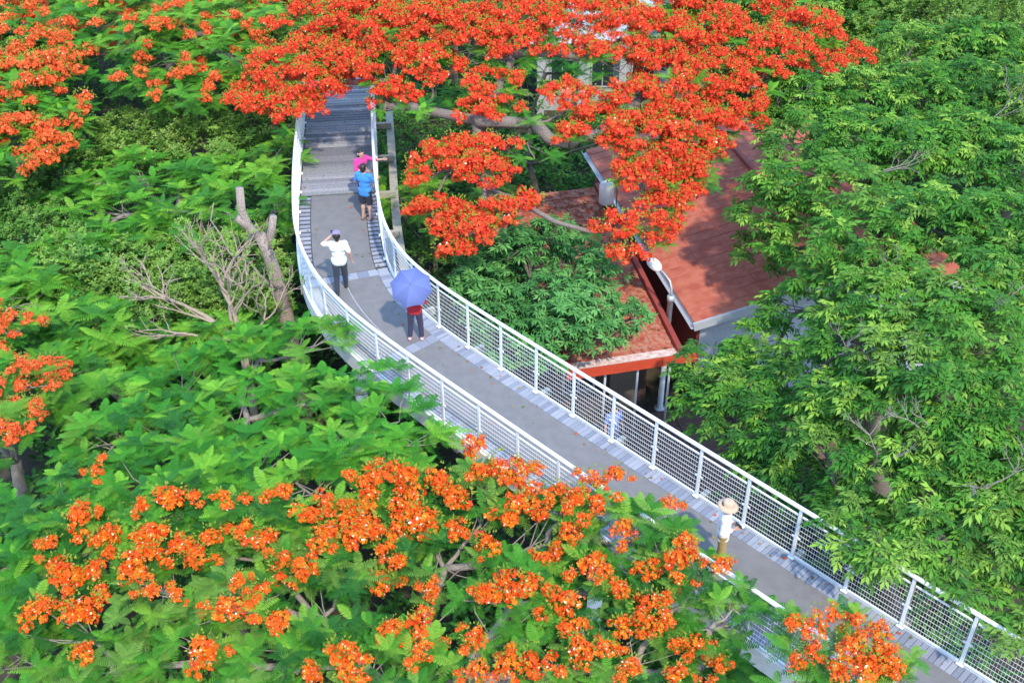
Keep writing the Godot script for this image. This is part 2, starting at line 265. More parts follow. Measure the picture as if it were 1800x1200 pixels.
func box(st: SurfaceTool, xf: Transform3D, size: Vector3) -> void:
	var h := size * 0.5
	for ax in 3:
		for s in [-1.0, 1.0]:
			var n := Vector3.ZERO
			n[ax] = s
			var u := Vector3.ZERO
			u[(ax + 1) % 3] = h[(ax + 1) % 3]
			var v := Vector3.ZERO
			v[(ax + 2) % 3] = h[(ax + 2) % 3]
			var c: Vector3 = n * h[ax]
			quad(st, xf * (c - u - v), xf * (c + u - v), xf * (c + u + v), xf * (c - u + v), xf.basis * n)

func box_mesh(size: Vector3, at := Vector3.ZERO) -> ArrayMesh:
	var st := begin()
	box(st, Transform3D(Basis.IDENTITY, at), size)
	return st.commit()

func bevel_box(size: Vector3, b: float) -> ArrayMesh:      # a slab whose top edges are chamfered
	var st := begin()
	var h := size * 0.5
	var lo := [Vector3(-h.x, -h.y, -h.z), Vector3(h.x, -h.y, -h.z), Vector3(h.x, -h.y, h.z), Vector3(-h.x, -h.y, h.z)]
	var mid := []
	var top := []
	for p in lo:
		mid.append(Vector3(p.x, h.y - b, p.z))
		top.append(Vector3(p.x - signf(p.x) * b, h.y, p.z - signf(p.z) * b))
	for i in 4:
		var j := (i + 1) % 4
		var o: Vector3 = (lo[i] + lo[j]) * Vector3(1, 0, 1)
		quad(st, lo[i], lo[j], mid[j], mid[i], o)
		quad(st, mid[i], mid[j], top[j], top[i], o + Vector3.UP * o.length())
	quad(st, top[0], top[1], top[2], top[3], Vector3.UP)
	quad(st, lo[0], lo[1], lo[2], lo[3], Vector3.DOWN)
	return st.commit()

func bar(st: SurfaceTool, a: Vector3, b: Vector3, w: float, h: float, up := Vector3.UP) -> void:
	var z := (b - a).normalized()
	if absf(z.dot(up)) > 0.98:
		up = Vector3.RIGHT
	var x := up.cross(z).normalized()
	var y := z.cross(x)
	box(st, Transform3D(Basis(x, y, z), (a + b) * 0.5), Vector3(w, h, a.distance_to(b)))

func tube(st: SurfaceTool, pts: Array, rad: Array, sides := 6, capped := true) -> void:
	var rings := []
	var side := Vector3.RIGHT
	for i in pts.size():
		var t: Vector3 = (pts[mini(i + 1, pts.size() - 1)] - pts[maxi(i - 1, 0)]).normalized()
		if absf(t.dot(side)) > 0.95:
			side = Vector3.FORWARD if absf(t.z) < 0.8 else Vector3.UP
		side = (side - t * side.dot(t)).normalized()
		var b := t.cross(side)
		var ring := PackedVector3Array()
		for k in sides:
			var a := TAU * k / sides
			var bump := 1.0
			if sides >= 10 and rad[i] > 0.08:
				bump = 1.0 + 0.07 * sin(k * 2.7 + i * 0.9) + 0.05 * sin(k * 5.1 - i * 1.7)
			ring.append(pts[i] + (side * cos(a) + b * sin(a)) * rad[i] * bump)
		rings.append(ring)
	for i in pts.size() - 1:
		for k in sides:
			var j := (k + 1) % sides
			var o: Vector3 = rings[i][k] + rings[i][j] - pts[i] * 2.0
			quad(st, rings[i][k], rings[i][j], rings[i + 1][j], rings[i + 1][k], o)
	if capped:
		for e in [0, pts.size() - 1]:
			var away: Vector3 = pts[e] - pts[1 if e == 0 else e - 1]
			for k in range(1, sides - 1):
				tri(st, rings[e][0], rings[e][k], rings[e][k + 1], away)

func smooth(st: SurfaceTool) -> ArrayMesh:
	st.generate_normals()
	return st.commit()

func lathe(profile: Array, sides := 20) -> ArrayMesh:      # profile: Vector2(radius, y) from bottom to top
	var st := begin()
	for i in profile.size() - 1:
		var p: Vector2 = profile[i]
		var q: Vector2 = profile[i + 1]
		var n := Vector2(q.y - p.y, p.x - q.x)
		for k in sides:
			var a := TAU * k / sides
			var b := TAU * (k + 1) / sides
			var ca := Vector3(cos(a), 0, sin(a))
			var cb := Vector3(cos(b), 0, sin(b))
			var o := (ca + cb) * 0.5 * n.x + Vector3.UP * n.y
			quad(st, ca * p.x + Vector3.UP * p.y, cb * p.x + Vector3.UP * p.y, cb * q.x + Vector3.UP * q.y, ca * q.x + Vector3.UP * q.y, o)
	return smooth(st)

# ------------------------------------------------------------------ leaves and flowers
func blade(st: SurfaceTool, base: Vector3, dir: Vector3, up: Vector3, length: float, width: float, sag: float) -> void:
	var sidev := dir.cross(up).normalized() * width * 0.5
	var mid := base + dir * length * 0.5 - up * sag * length * 0.25 - up * width * 0.1
	var tip := base + dir * length - up * sag * length
	var m1 := mid + sidev + up * width * 0.14
	var m2 := mid - sidev + up * width * 0.14
	tri(st, base, m1, mid, up)
	tri(st, base, mid, m2, up)
	tri(st, m1, tip, mid, up)
	tri(st, mid, tip, m2, up)

func feather_leaf(sd: int) -> ArrayMesh:      # the twice-divided leaf of a flame tree, one unit long
	var r := RandomNumberGenerator.new()
	r.seed = sd
	var st := begin()
	var pairs := 14
	var sag := r.randf_range(0.28, 0.46)
	for i in pairs:
		var t := (i + 0.8) / pairs
		var base := Vector3(0, 0.12 * t - sag * t * t, t)
		var length := 0.25 * sin(PI * clampf(t * 0.80 + 0.16, 0, 1)) + 0.035
		for s in [-1.0, 1.0]:
			var d := Vector3(s, -0.16 + r.randf_range(-0.1, 0.1), 0.34 + r.randf_range(-0.1, 0.1)).normalized()
			var w := Vector3(0, 0, 0.028)
			var mid: Vector3 = base + d * length * 0.6
			var tip: Vector3 = base + d * length + Vector3(0, -0.10 * length, 0)
			tri(st, base - w * 0.7, mid - w, mid + w, Vector3.UP)
			tri(st, base - w * 0.7, mid + w, base + w * 0.7, Vector3.UP)
			tri(st, mid - w, tip, mid + w, Vector3.UP)
	for i in 3:
		var a := Vector3(0, 0.12 * i / 3.0 - sag * pow(i / 3.0, 2) + 0.004, i / 3.0)
		var b := Vector3(0, 0.12 * (i + 1) / 3.0 - sag * pow((i + 1) / 3.0, 2) + 0.004, (i + 1) / 3.0)
		quad(st, a - Vector3(0.008, 0, 0), a + Vector3(0.008, 0, 0), b + Vector3(0.005, 0, 0), b - Vector3(0.005, 0, 0), Vector3.UP)
	return st.commit()

func stalk(st: SurfaceTool, rise: float, sag: float, reach: float) -> void:
	for i in 6:
		var f := i / 6.0
		var g := (i + 1) / 6.0
		var a := Vector3(0, rise * f - sag * f * f, f * reach)
		var b := Vector3(0, rise * g - sag * g * g, g * reach)
		var w := Vector3(0.012, 0, 0)
		quad(st, a - w, a + w, b + w, b - w, Vector3.UP)

func pinnate_leaf(sd: int) -> ArrayMesh:      # a hanging leaf of a few large pointed leaflets
	var r := RandomNumberGenerator.new()
	r.seed = sd
	var st := begin()
	var pairs := 5
	var sag := r.randf_range(0.3, 0.7)
	for i in pairs:
		var t := (i + 0.7) / pairs
		var base := Vector3(0, 0.18 * t - sag * t * t, t * 0.72)
		for s in [-1.0, 1.0]:
			var d := Vector3(s * r.randf_range(0.35, 1.1), r.randf_range(-0.75, 0.2), r.randf_range(0.1, 0.95)).normalized()
			var up := (Vector3.UP + Vector3(s * r.randf_range(-0.2, 0.5), 0, r.randf_range(-0.5, 0.5))).normalized()
			blade(st, base, d, up, r.randf_range(0.28, 0.44), r.randf_range(0.13, 0.19), r.randf_range(0.1, 0.45))
	stalk(st, 0.18, sag, 0.72)
	blade(st, Vector3(0, 0.18 - sag, 0.72), Vector3(0, -0.5, 0.8).normalized(), Vector3.UP, 0.4, 0.17, 0.3)
	return st.commit()

func whorl_leaf(sd: int) -> ArrayMesh:      # a star of drooping lance-shaped leaves
	var r := RandomNumberGenerator.new()
	r.seed = sd
	var st := begin()
	var n := 8
	for k in n:
		var a := TAU * k / n + r.randf_range(-0.25, 0.25)
		var d := Vector3(cos(a), r.randf_range(-0.4, 0.3), sin(a)).normalized()
		blade(st, d * 0.05, d, Vector3.UP, r.randf_range(0.7, 1.1), r.randf_range(0.24, 0.34), 0.3)
	return st.commit()

func sprig_leaf(sd: int) -> ArrayMesh:      # a short stem of small oval leaves
	var r := RandomNumberGenerator.new()
	r.seed = sd
	var st := begin()
	for k in 16:
		var t := (k + 1.0) / 16.0
		var a := k * 2.4
		var base := Vector3(0, 0.25 * sin(t * 2.0), t * 0.8)
		var d := Vector3(cos(a), 0.5 + r.randf_range(-0.5, 0.5), sin(a) + 0.5).normalized()
		var up := (Vector3.UP + Vector3(r.randf_range(-0.5, 0.5), 0, r.randf_range(-0.5, 0.5))).normalized()
		blade(st, base, d, up, r.randf_range(0.22, 0.34), r.randf_range(0.10, 0.16), 0.2)
	return st.commit()

func kind(called: String, maker: Callable, tones: Array, per: int, lo: float, hi: float, dense: float, lift: float, through := 0.55) -> void:
	var meshes := []
	for i in 3:
		meshes.append(maker.call(100 + i * 7 + called.length()))
	var mats := []
	for c in tones:
		mats.append(leafy(c.r, c.g, c.b, through))
	leaf_kinds[called] = {"meshes": meshes, "tones": tones, "mats": mats, "per": per, "lo": lo, "hi": hi, "dense": dense, "lift": lift}

func make_leaf_kinds() -> void:
	kind("feather", feather_leaf, [Color(0.035, 0.18, 0.018), Color(0.05, 0.225, 0.02), Color(0.08, 0.28, 0.022), Color(0.15, 0.36, 0.03), Color(0.028, 0.14, 0.024), Color(0.11, 0.27, 0.03)], 7, 0.27, 0.50, 16.0, 0.3)
	kind("feather_fine", feather_leaf, [Color(0.038, 0.17, 0.018), Color(0.055, 0.22, 0.02), Color(0.09, 0.27, 0.024), Color(0.17, 0.35, 0.035), Color(0.028, 0.13, 0.022), Color(0.13, 0.26, 0.04)], 7, 0.24, 0.44, 16.0, 0.35)
	kind("feather_pale", feather_leaf, [Color(0.065, 0.24, 0.02), Color(0.10, 0.30, 0.025), Color(0.16, 0.37, 0.035), Color(0.05, 0.19, 0.028)], 7, 0.4, 0.6, 10.0, 0.25)
	kind("pinnate", pinnate_leaf, [Color(0.048, 0.165, 0.022), Color(0.068, 0.21, 0.025), Color(0.10, 0.26, 0.028), Color(0.22, 0.38, 0.05), Color(0.04, 0.135, 0.024), Color(0.13, 0.25, 0.04)], 6, 0.24, 0.46, 27.0, 0.4)
	kind("whorl", whorl_leaf, [Color(0.075, 0.23, 0.055), Color(0.10, 0.28, 0.07), Color(0.14, 0.34, 0.09), Color(0.055, 0.18, 0.045)], 2, 0.17, 0.27, 85.0, 0.6, 0.4)
	kind("sprig", sprig_leaf, [Color(0.11, 0.26, 0.045), Color(0.14, 0.31, 0.06), Color(0.085, 0.23, 0.04), Color(0.19, 0.33, 0.08)], 5, 0.30, 0.48, 24.0, 0.6)
	kind("sprig_olive", sprig_leaf, [Color(0.15, 0.28, 0.045), Color(0.19, 0.33, 0.06), Color(0.12, 0.25, 0.042), Color(0.24, 0.36, 0.08)], 5, 0.28, 0.44, 26.0, 0.6)
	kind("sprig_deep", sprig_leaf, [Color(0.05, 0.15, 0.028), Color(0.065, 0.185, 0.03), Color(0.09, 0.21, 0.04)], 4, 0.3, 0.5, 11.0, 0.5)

func bloom_mesh(sd: int, palette: Array, specks: float) -> ArrayMesh:      # an uneven head of five-petalled flowers, about one unit in radius
	var r := RandomNumberGenerator.new()
	r.seed = sd
	var st := begin()
	var lobes := [[Vector3(r.randf_range(-0.2, 0.2), 0.15, r.randf_range(-0.2, 0.2)), r.randf_range(0.38, 0.55)]]
	for i in 6:
		var a := TAU * i / 6.0 + r.randf_range(-0.6, 0.6)
		lobes.append([Vector3(cos(a), 0, sin(a)) * r.randf_range(0.35, 0.85) + Vector3(0, r.randf_range(-0.35, 0.2), 0), r.randf_range(0.2, 0.42)])
	for lobe in lobes:
		var n := int(62.0 * lobe[1] * lobe[1]) + 6
		for i in n:
			var y := 1.0 - 1.5 * (i + 0.5) / n
			var a := i * 2.399963 + r.randf_range(-0.5, 0.5)
			var q := sqrt(maxf(0.0, 1.0 - y * y))
			var d := Vector3(cos(a) * q, y, sin(a) * q)
			var c: Vector3 = lobe[0] + d * lobe[1] * r.randf_range(0.68, 1.14) * Vector3(1, 0.85, 1)
			var nrm := (d + Vector3(r.randf_range(-0.5, 0.5), r.randf_range(-0.2, 0.5), r.randf_range(-0.5, 0.5))).normalized()
			var u := nrm.cross(Vector3(r.randf_range(-1, 1), r.randf_range(-1, 1), r.randf_range(-1, 1))).normalized()
			var v := nrm.cross(u)
			var tone: Color = palette[r.randi() % palette.size()]
			var size := r.randf_range(0.12, 0.22)
			for k in 5:
				var b := TAU * k / 5.0 + r.randf_range(-0.15, 0.15)
				var pd := u * cos(b) + v * sin(b)
				var ps := u * -sin(b) + v * cos(b)
				var col := tone * r.randf_range(0.8, 1.15)
				if k == 0 and r.randf() < specks:
					col = Color(0.78, 0.36, 0.10) if r.randf() < 0.7 else Color(0.80, 0.60, 0.42)
				col.a = 1.0
				st.set_color(col)
				var m1 := c + pd * size * 0.62 + ps * size * 0.32 + nrm * size * r.randf_range(0.0, 0.35)
				var m2 := c + pd * size * 0.62 - ps * size * 0.32 + nrm * size * r.randf_range(0.0, 0.35)
				var tip := c + pd * size - nrm * size * r.randf_range(-0.2, 0.2)
				tri(st, c, m1, m2, nrm)
				tri(st, m1, tip, m2, nrm)
	for i in 30:      # unopened buds
		var a := r.randf() * TAU
		var d := Vector3(cos(a), r.randf_range(0.1, 1.4), sin(a)).normalized()
		st.set_color(Color(0.26, 0.30, 0.04))
		var c := d * r.randf_range(0.75, 1.05) * Vector3(1, 0.75, 1)
		var u := d.cross(Vector3.RIGHT).normalized() * 0.06
		tri(st, c + u, c - u, c + d * 0.18, Vector3.UP)
		tri(st, c + d.cross(u), c - d.cross(u), c + d * 0.18, Vector3.UP)
	return st.commit()

func make_bloom_kinds() -> void:
	var palettes := {
		"orange": [[Color(0.76, 0.095, 0.012), Color(0.80, 0.145, 0.014), Color(0.73, 0.068, 0.012), Color(0.82, 0.21, 0.016), Color(0.77, 0.11, 0.014)], 0.4],
		"red": [[Color(0.78, 0.082, 0.032), Color(0.75, 0.060, 0.026), Color(0.82, 0.115, 0.036), Color(0.68, 0.044, 0.022)], 0.05],
		"salmon": [[Color(0.80, 0.125, 0.036), Color(0.83, 0.17, 0.045), Color(0.76, 0.095, 0.03)], 0.08],
	}
	for k in palettes:
		bloom_kinds[k] = []
		for i in 8:
			bloom_kinds[k].append(bloom_mesh(i * 13 + k.length(), palettes[k][0], palettes[k][1]))

func bloom(t: Node3D, called: String, at: Vector3, radius: float) -> void:
	var list: Array = bloom_kinds[called]
	var b := Basis.from_euler(Vector3(rng.randf_range(-0.35, 0.35), rng.randf() * TAU, rng.randf_range(-0.35, 0.35)))
	b = b.scaled(Vector3(radius * rng.randf_range(0.9, 1.1), radius * rng.randf_range(0.85, 1.15), radius * rng.randf_range(0.9, 1.1)))
	part(t, "flower_head", list[rng.randi() % list.size()], M.petal, Transform3D(b, at - t.position))

# ------------------------------------------------------------------ trees
func foliage(t: Node3D, pads: Array, kind_name: String, flat: float, singles: int, amount := 1.0, bloom_kind := "", bloom_size := 0.27) -> Array:
	# Leaf rosettes over each pad of the crown. The nearest leaves are parts of their own, the rest one mass. Returns where the twigs end.
	var k: Dictionary = leaf_kinds[kind_name]
	var all := []
	var ends := []
	var heads := []
	for pad in pads:
		var c := Vector3(pad[0], pad[1], pad[2])
		var r: float = pad[3]
		var fl: float = pad[4] if pad.size() > 4 else 0.0
		var mine := []
		var count := int(ceil(k.dense * amount * r * r * (1.0 + 0.6 * r * flat)))
		if fl > 1.3 and bloom_kind != "":
			count = int(count * 0.45)
		var pad_tone: int = rng.randi() % k.tones.size()
		var grow := rng.randf_range(0.9, 1.1)
		for i in count:
			var a := rng.randf() * TAU
			var y := rng.randf_range(-0.45, 1.0)
			var q := sqrt(maxf(0.0, 1.0 - y * y))
			var d := Vector3(cos(a) * q, y, sin(a) * q)
			var p := c + d * Vector3(r, r * flat, r) * rng.randf_range(0.6, 1.12)
			mine.append(p)
			var tone: int = rng.randi() % k.tones.size() if rng.randf() < 0.5 else pad_tone
			var turn := rng.randf() * TAU
			for f in k.per:
				var az: float = turn + TAU * f / k.per + rng.randf_range(-0.3, 0.3)
				var fw := Vector3(cos(az), k.lift * rng.randf_range(-0.4, 1.6), sin(az)) + d * Vector3(0.5, 0.2, 0.5)
				fw = fw.normalized()
				var x := (Vector3.UP + Vector3(rng.randf_range(-0.3, 0.3), 0, rng.randf_range(-0.3, 0.3))).cross(fw).normalized()
				var up := fw.cross(x)
				var s: float = rng.randf_range(k.lo, k.hi) * grow
				var tn: int = tone if rng.randf() < 0.7 else rng.randi() % k.tones.size()
				all.append([p.distance_squared_to(EYE), Transform3D(Basis(x * s, up * s, fw * s), p - t.position), tn, rng.randi() % 3])
		ends.append(mine)
		if fl > 0.0 and bloom_kind != "":
			var want := int(ceil(fl * 15.0 * r * r))
			var tries := 0
			var put := 0
			while put < want and tries < want * 8:
				tries += 1
				var a := rng.randf() * TAU
				var y := rng.randf_range(-0.15, 1.0)
				var q := sqrt(maxf(0.0, 1.0 - y * y))
				var p := c + Vector3(cos(a) * q * r, y * r * flat * 1.15 + 0.12, sin(a) * q * r) * rng.randf_range(0.85, 1.12) 
				p = c + (p - c)
				var free := true
				for h in heads:
					if p.distance_squared_to(h) < bloom_size * bloom_size * 0.6:
						free = false
						break
				if free:
					heads.append(p)
					put += 1
	all.sort_custom(func(a, b): return a[0] < b[0])
	var groups := {}
	for i in all.size():
		var q: Array = all[i]
		if i < singles:
			part(t, "leaf", k.meshes[q[3]], k.mats[q[2]], q[1])
		else:
			if not groups.has(q[3]):
				groups[q[3]] = []
			groups[q[3]].append(q)
	for g in groups:
		var mm := MultiMesh.new()
		mm.transform_format = MultiMesh.TRANSFORM_3D
		mm.use_colors = true
		mm.mesh = k.meshes[g]
		mm.instance_count = groups[g].size()
		for i in groups[g].size():
			mm.set_instance_transform(i, groups[g][i][1])
			var col: Color = k.tones[groups[g][i][2]] * rng.randf_range(0.85, 1.15)
			col.a = 1.0
			mm.set_instance_color(i, col)
		var mi := MultiMeshInstance3D.new()
		mi.name = "foliage" if not t.has_node("foliage") else "foliage_%03d" % g
		mi.multimesh = mm
		mi.material_override = M.tint
		mi.set_meta("kind", "stuff")
		t.add_child(mi)
	if bloom_kind != "":
		heads.sort_custom(func(a, b): return a.distance_squared_to(EYE) < b.distance_squared_to(EYE))
		var rest := []
		for i in heads.size():
			var s := bloom_size * rng.randf_range(0.75, 1.25)
			if i < 300:
				bloom(t, bloom_kind, heads[i], s)
			else:
				rest.append(Transform3D(Basis.from_euler(Vector3(0, rng.randf() * TAU, 0)).scaled(Vector3(s, s, s)), heads[i] - t.position))
		if rest.size() > 0:
			var mm := MultiMesh.new()
			mm.transform_format = MultiMesh.TRANSFORM_3D
			mm.mesh = bloom_kinds[bloom_kind][0]
			mm.instance_count = rest.size()
			for i in rest.size():
				mm.set_instance_transform(i, rest[i])
			var mi := MultiMeshInstance3D.new()
			mi.name = "blossom"
			mi.multimesh = mm
			mi.material_override = M.petal
			mi.set_meta("kind", "stuff")
			t.add_child(mi)
	return ends

func wood(t: Node3D, fork: Vector3, pads: Array, ends: Array, thick: float, mat: Material, twigs := 8, crook := 0.25) -> void:
	# Trunk, then limbs: each pad hangs on the nearest pad closer to the fork, and a limb is as thick as what it carries.
	var base := t.position
	var st := begin()
	var pts := []
	var rad := []
	var lean := Vector3(rng.randf_range(-0.3, 0.3), 0, rng.randf_range(-0.3, 0.3))
	for i in 7:
		var f := i / 6.0
		pts.append(base.lerp(fork, f) - base + lean * sin(f * PI) - Vector3.UP * (0.3 if i == 0 else 0.0))
		rad.append(thick * (1.35 - 0.55 * f) if i > 0 else thick * 1.7)
	tube(st, pts, rad, 10)
	part(t, "trunk", smooth(st), mat)
	var order := range(pads.size())
	order.sort_custom(func(a, b): return Vector2(pads[a][0] - fork.x, pads[a][2] - fork.z).length() < Vector2(pads[b][0] - fork.x, pads[b][2] - fork.z).length())
	var spot := []
	for p in pads:
		spot.append(Vector3(p[0], p[1] - p[3] * 0.22, p[2]))
	var from := {}
	var run := {}
	var carries := {}
	for n in order.size():
		var me: int = order[n]
		var best := -1
		var cost: float = spot[me].distance_to(fork) * 1.15
		for m in n:
			var o: int = order[m]
			var cc: float = spot[me].distance_to(spot[o]) + run[o] * 0.45
			if cc < cost:
				cost = cc
				best = o
		from[me] = best
		run[me] = spot[me].distance_to(fork if best < 0 else spot[best]) + (0.0 if best < 0 else run[best])
		carries[me] = 1.0
	for n in range(order.size() - 1, -1, -1):
		var me: int = order[n]
		if from[me] >= 0:
			carries[from[me]] += carries[me]
	for me in order:
		var a: Vector3 = fork if from[me] < 0 else spot[from[me]]
		var b: Vector3 = spot[me]
		var r0: float = clampf(thick * 0.9 * pow(carries[me] / pads.size(), 0.42), 0.022, thick * 0.75)
		var r1: float = r0 * 0.72 if carries[me] > 1.0 else 0.014
		var ls := begin()
		var lp := []
		var lr := []
		var bend := Vector3(rng.randf_range(-1, 1), rng.randf_range(-0.6, 0.3), rng.randf_range(-1, 1)) * crook * a.distance_to(b) * 0.45
		for i in 7:
			var f := i / 6.0
			lp.append(a.lerp(b, f) + bend * sin(f * PI) + Vector3(sin(f * 9.0 + me), 0, cos(f * 8.0 + me * 2.0)) * 0.05 * sin(f * PI) - base)
			lr.append(lerpf(r0, r1, f))
		tube(ls, lp, lr, 7)
		var list: Array = ends[me]
		for i in mini(twigs, list.size()):
			var s: Vector3 = lp[3 + i % 4]
			var e: Vector3 = list[i] - base
			var m: Vector3 = s.lerp(e, 0.55) + Vector3(rng.randf_range(-0.1, 0.1), rng.randf_range(-0.12, 0.05), rng.randf_range(-0.1, 0.1))
			tube(ls, [s, m, e], [0.017, 0.011, 0.006], 4, false)
		part(t, "limb", smooth(ls), mat)

func tree(called: String, label: String, category: String, group: String, pads: Array, leaf: String, opt := {}) -> Node3D:
	var mid := Vector3.ZERO
	var low := 99.0
	for p in pads:
		mid += Vector3(p[0], p[1], p[2]) / pads.size()
		low = minf(low, p[1])
	var at: Vector3 = opt.get("base", Vector3(mid.x, 0, mid.z))
	var t := thing(called, label, category, at, 0.0, group)
	var ends := foliage(t, pads, leaf, opt.get("flat", 0.45), opt.get("singles", 150), opt.get("amount", 1.0), opt.get("bloom", ""), opt.get("bloom_size", 0.27))
	var fork: Vector3 = opt.get("fork", Vector3(at.x + (mid.x - at.x) * 0.4, low * 0.55, at.z + (mid.z - at.z) * 0.4))
	wood(t, fork, pads, ends, opt.get("thick", 0.2), opt.get("bark", M.bark), opt.get("twigs", 8), opt.get("crook", 0.25))
	return t

func bare_branches(t: Node3D, spots: Array) -> void:      # dead boughs sticking out of the crown
	for p in spots:
		for i in 2:
			var st := begin()
			fork_branch(st, p - t.position - Vector3(0.1 * i, 0.35, 0), Vector3(rng.randf_range(-1, 1), 0.45, rng.randf_range(-0.2, 0.9)).normalized(), rng.randf_range(0.4, 0.65), 0.018, 3, [])
			part(t, "bare_branch", smooth(st), M.bark)

func round_crown(c: Vector3, r: float, n: int, fl := 0.0) -> Array:
	var out := []
	for i in n:
		var a := i * 2.4
		var q := r * sqrt((i + 0.3) / n)
		out.append([c.x + cos(a) * q, c.y - q * q / r * 0.35 + rng.randf_range(-0.3, 0.3), c.z + sin(a) * q, rng.randf_range(0.9, 1.3) * r * 0.42, fl])
	return out

func trees() -> void:
	var g_flame := "flame trees along the walkway"
	var t := tree("flame_tree", "orange-flowering flame tree in front of the walkway, at the bottom of the picture", "tree", g_flame, PADS_NEAR_ORANGE, "feather_fine", {"singles": 300, "thick": 0.24, "base": Vector3(-1.2, 0, -11.8), "fork": Vector3(-1.3, 3.4, -12.4), "twigs": 9})
	for b in BLOOMS_NEAR:
		bloom(t, "orange", Vector3(b[0], b[1] + 0.12, b[2]), b[3] * 1.12)
		for i in 2:
			var a := rng.randf() * TAU
			if rng.randf() < 0.8:
				bloom(t, "orange", Vector3(b[0] + cos(a) * b[3] * 1.5, b[1] + 0.1 + rng.randf_range(-0.1, 0.05), b[2] + sin(a) * b[3] * 1.2), b[3] * rng.randf_range(0.4, 0.75))
	t = tree("flame_tree", "small flame tree with a tuft of orange-red flowers in front of the walkway's near end", "tree", g_flame, PADS_NEAR_RIGHT, "feather_fine", {"singles": 150, "thick": 0.12, "base": Vector3(4.3, 0, -10.0), "amount": 0.8})
	for b in BLOOMS_RIGHT:
		bloom(t, "orange", Vector3(b[0], b[1] + 0.12, b[2]), b[3] * 1.2)
	tree("flame_tree", "flowerless bright green feathery flame tree left of the walkway's white railing", "tree", g_flame, PADS_NEAR_GREEN, "feather", {"singles": 300, "thick": 0.22, "amount": 1.15})
	tree("flame_tree", "flame tree with orange-red flower tufts at the left edge, beside the green feathery tree", "tree", g_flame, PADS_LEFT_ORANGE, "feather", {"singles": 100, "thick": 0.15, "bloom": "salmon"})
	tree("flame_tree", "flame tree with dense salmon-orange flowers in the upper left corner", "tree", g_flame, PADS_FAR_LEFT, "feather", {"singles": 100, "bloom": "salmon", "bloom_size": 0.34, "thick": 0.25, "bark": M.bark_dark})
	tree("flame_tree", "flame tree with scattered orange flowers on green, left of the great red tree", "tree", g_flame, PADS_FAR_LEFT_SPARSE, "feather_pale", {"singles": 150, "bloom": "salmon", "bloom_size": 0.27, "thick": 0.25, "bark": M.bark_dark, "amount": 1.1})
	tree("flame_tree", "great flame tree covered in scarlet flowers, spreading over the red roofs and the walkway", "tree", g_flame, PADS_RED, "feather", {"singles": 200, "bloom": "red", "bloom_size": 0.31, "thick": 0.34, "bark": M.bark_red, "base": Vector3(-0.6, 0, -28.4), "fork": Vector3(-0.4, 4.3, -28.3), "amount": 0.55, "flat": 0.5, "twigs": 14, "crook": 0.4})
	tree("olive_green_tree", "pale olive-green small-leaved tree behind the dead shrub, left of the planked deck", "tree", "", PADS_OLIVE, "sprig_olive", {"singles": 150, "flat": 0.6, "bark": M.bark_dark})
	tree("flame_tree", "low feathery green flame tree behind the bare shrub, left of the walkway", "tree", g_flame, PADS_MID_GREEN, "feather_pale", {"singles": 250, "thick": 0.16})
	var g_bush := "bushes left of the walkway"
	tree("bush", "grey-green bush at the left edge below the salmon-flowered tree", "bush", g_bush, PADS_GREY_BUSH_A, "sprig", {"amount": 1.4, "singles": 120, "flat": 0.6, "thick": 0.1, "bark": M.bark_dark})
	tree("bush", "wide grey-green bush around the bare branches of the dead shrub", "bush", g_bush, PADS_GREY_BUSH_B, "sprig_olive", {"amount": 1.4, "singles": 200, "flat": 0.6, "thick": 0.1, "bark": M.bark_dark})
	tree("bush", "green bush between the dead shrub and the left edge flowers", "bush", g_bush, PADS_GREY_BUSH_C, "feather_pale", {"amount": 1.4, "singles": 150, "flat": 0.6, "thick": 0.1, "bark": M.bark_dark})
	tree("drooping_tree", "small blue-green tree with drooping leaves in front of the red tiled roof", "tree", "", PADS_CENTRE, "whorl", {"singles": 300, "flat": 0.7, "thick": 0.13, "bark": M.bark_dark, "base": Vector3(0.3, 0, -23.6)})
	var g_right := "leafy trees right of the walkway"
	t = tree("broadleaf_tree", "leafy green tree in the upper right, behind the right-hand roof", "tree", g_right, PADS_RIGHT_UPPER, "pinnate", {"singles": 200, "flat": 0.65, "thick": 0.26, "bark": M.bark_dark})
	bare_branches(t, [Vector3(7.92, 7, -30.72), Vector3(13.06, 8, -28.16), Vector3(9.27, 7.9, -25.26)])
	t = tree("broadleaf_tree", "tall leafy green tree right of the red roof, covering its corner", "tree", g_right, PADS_RIGHT_MID, "pinnate", {"singles": 300, "flat": 0.65, "thick": 0.24, "bark": M.bark_dark, "base": Vector3(9.3, 0, -20.5)})
	bare_branches(t, [Vector3(6.73, 7.2, -18.65), Vector3(8.58, 8, -20.86), Vector3(9.55, 8.5, -18.39)])
	t = tree("broadleaf_tree", "leafy green tree hanging over the near right railing", "tree", g_right, PADS_RIGHT_NEAR, "pinnate", {"singles": 300, "flat": 0.65, "thick": 0.22, "bark": M.bark_dark, "base": Vector3(8.6, 0, -16.8)})
	bare_branches(t, [Vector3(7.61, 7.7, -15.73), Vector3(6.92, 7, -15.74), Vector3(8.29, 7.6, -14.34)])
	tree("feathery_sapling", "bright green feathery sapling just right of the far railing", "tree", "", PADS_SMALL_GREEN_A, "feather_pale", {"singles": 120, "thick": 0.08})
	tree("feathery_tree", "shaded feathery green tree glimpsed behind the great red tree's limbs", "tree", "", PADS_SMALL_GREEN_B, "feather", {"singles": 120, "thick": 0.12, "bark": M.bark_dark})
	tree("bush", "low bush in the shade right of the far railing", "bush", "", PADS_DARK_LOW, "sprig_deep", {"singles": 100, "flat": 0.7, "thick": 0.06, "bark": M.bark_dark})
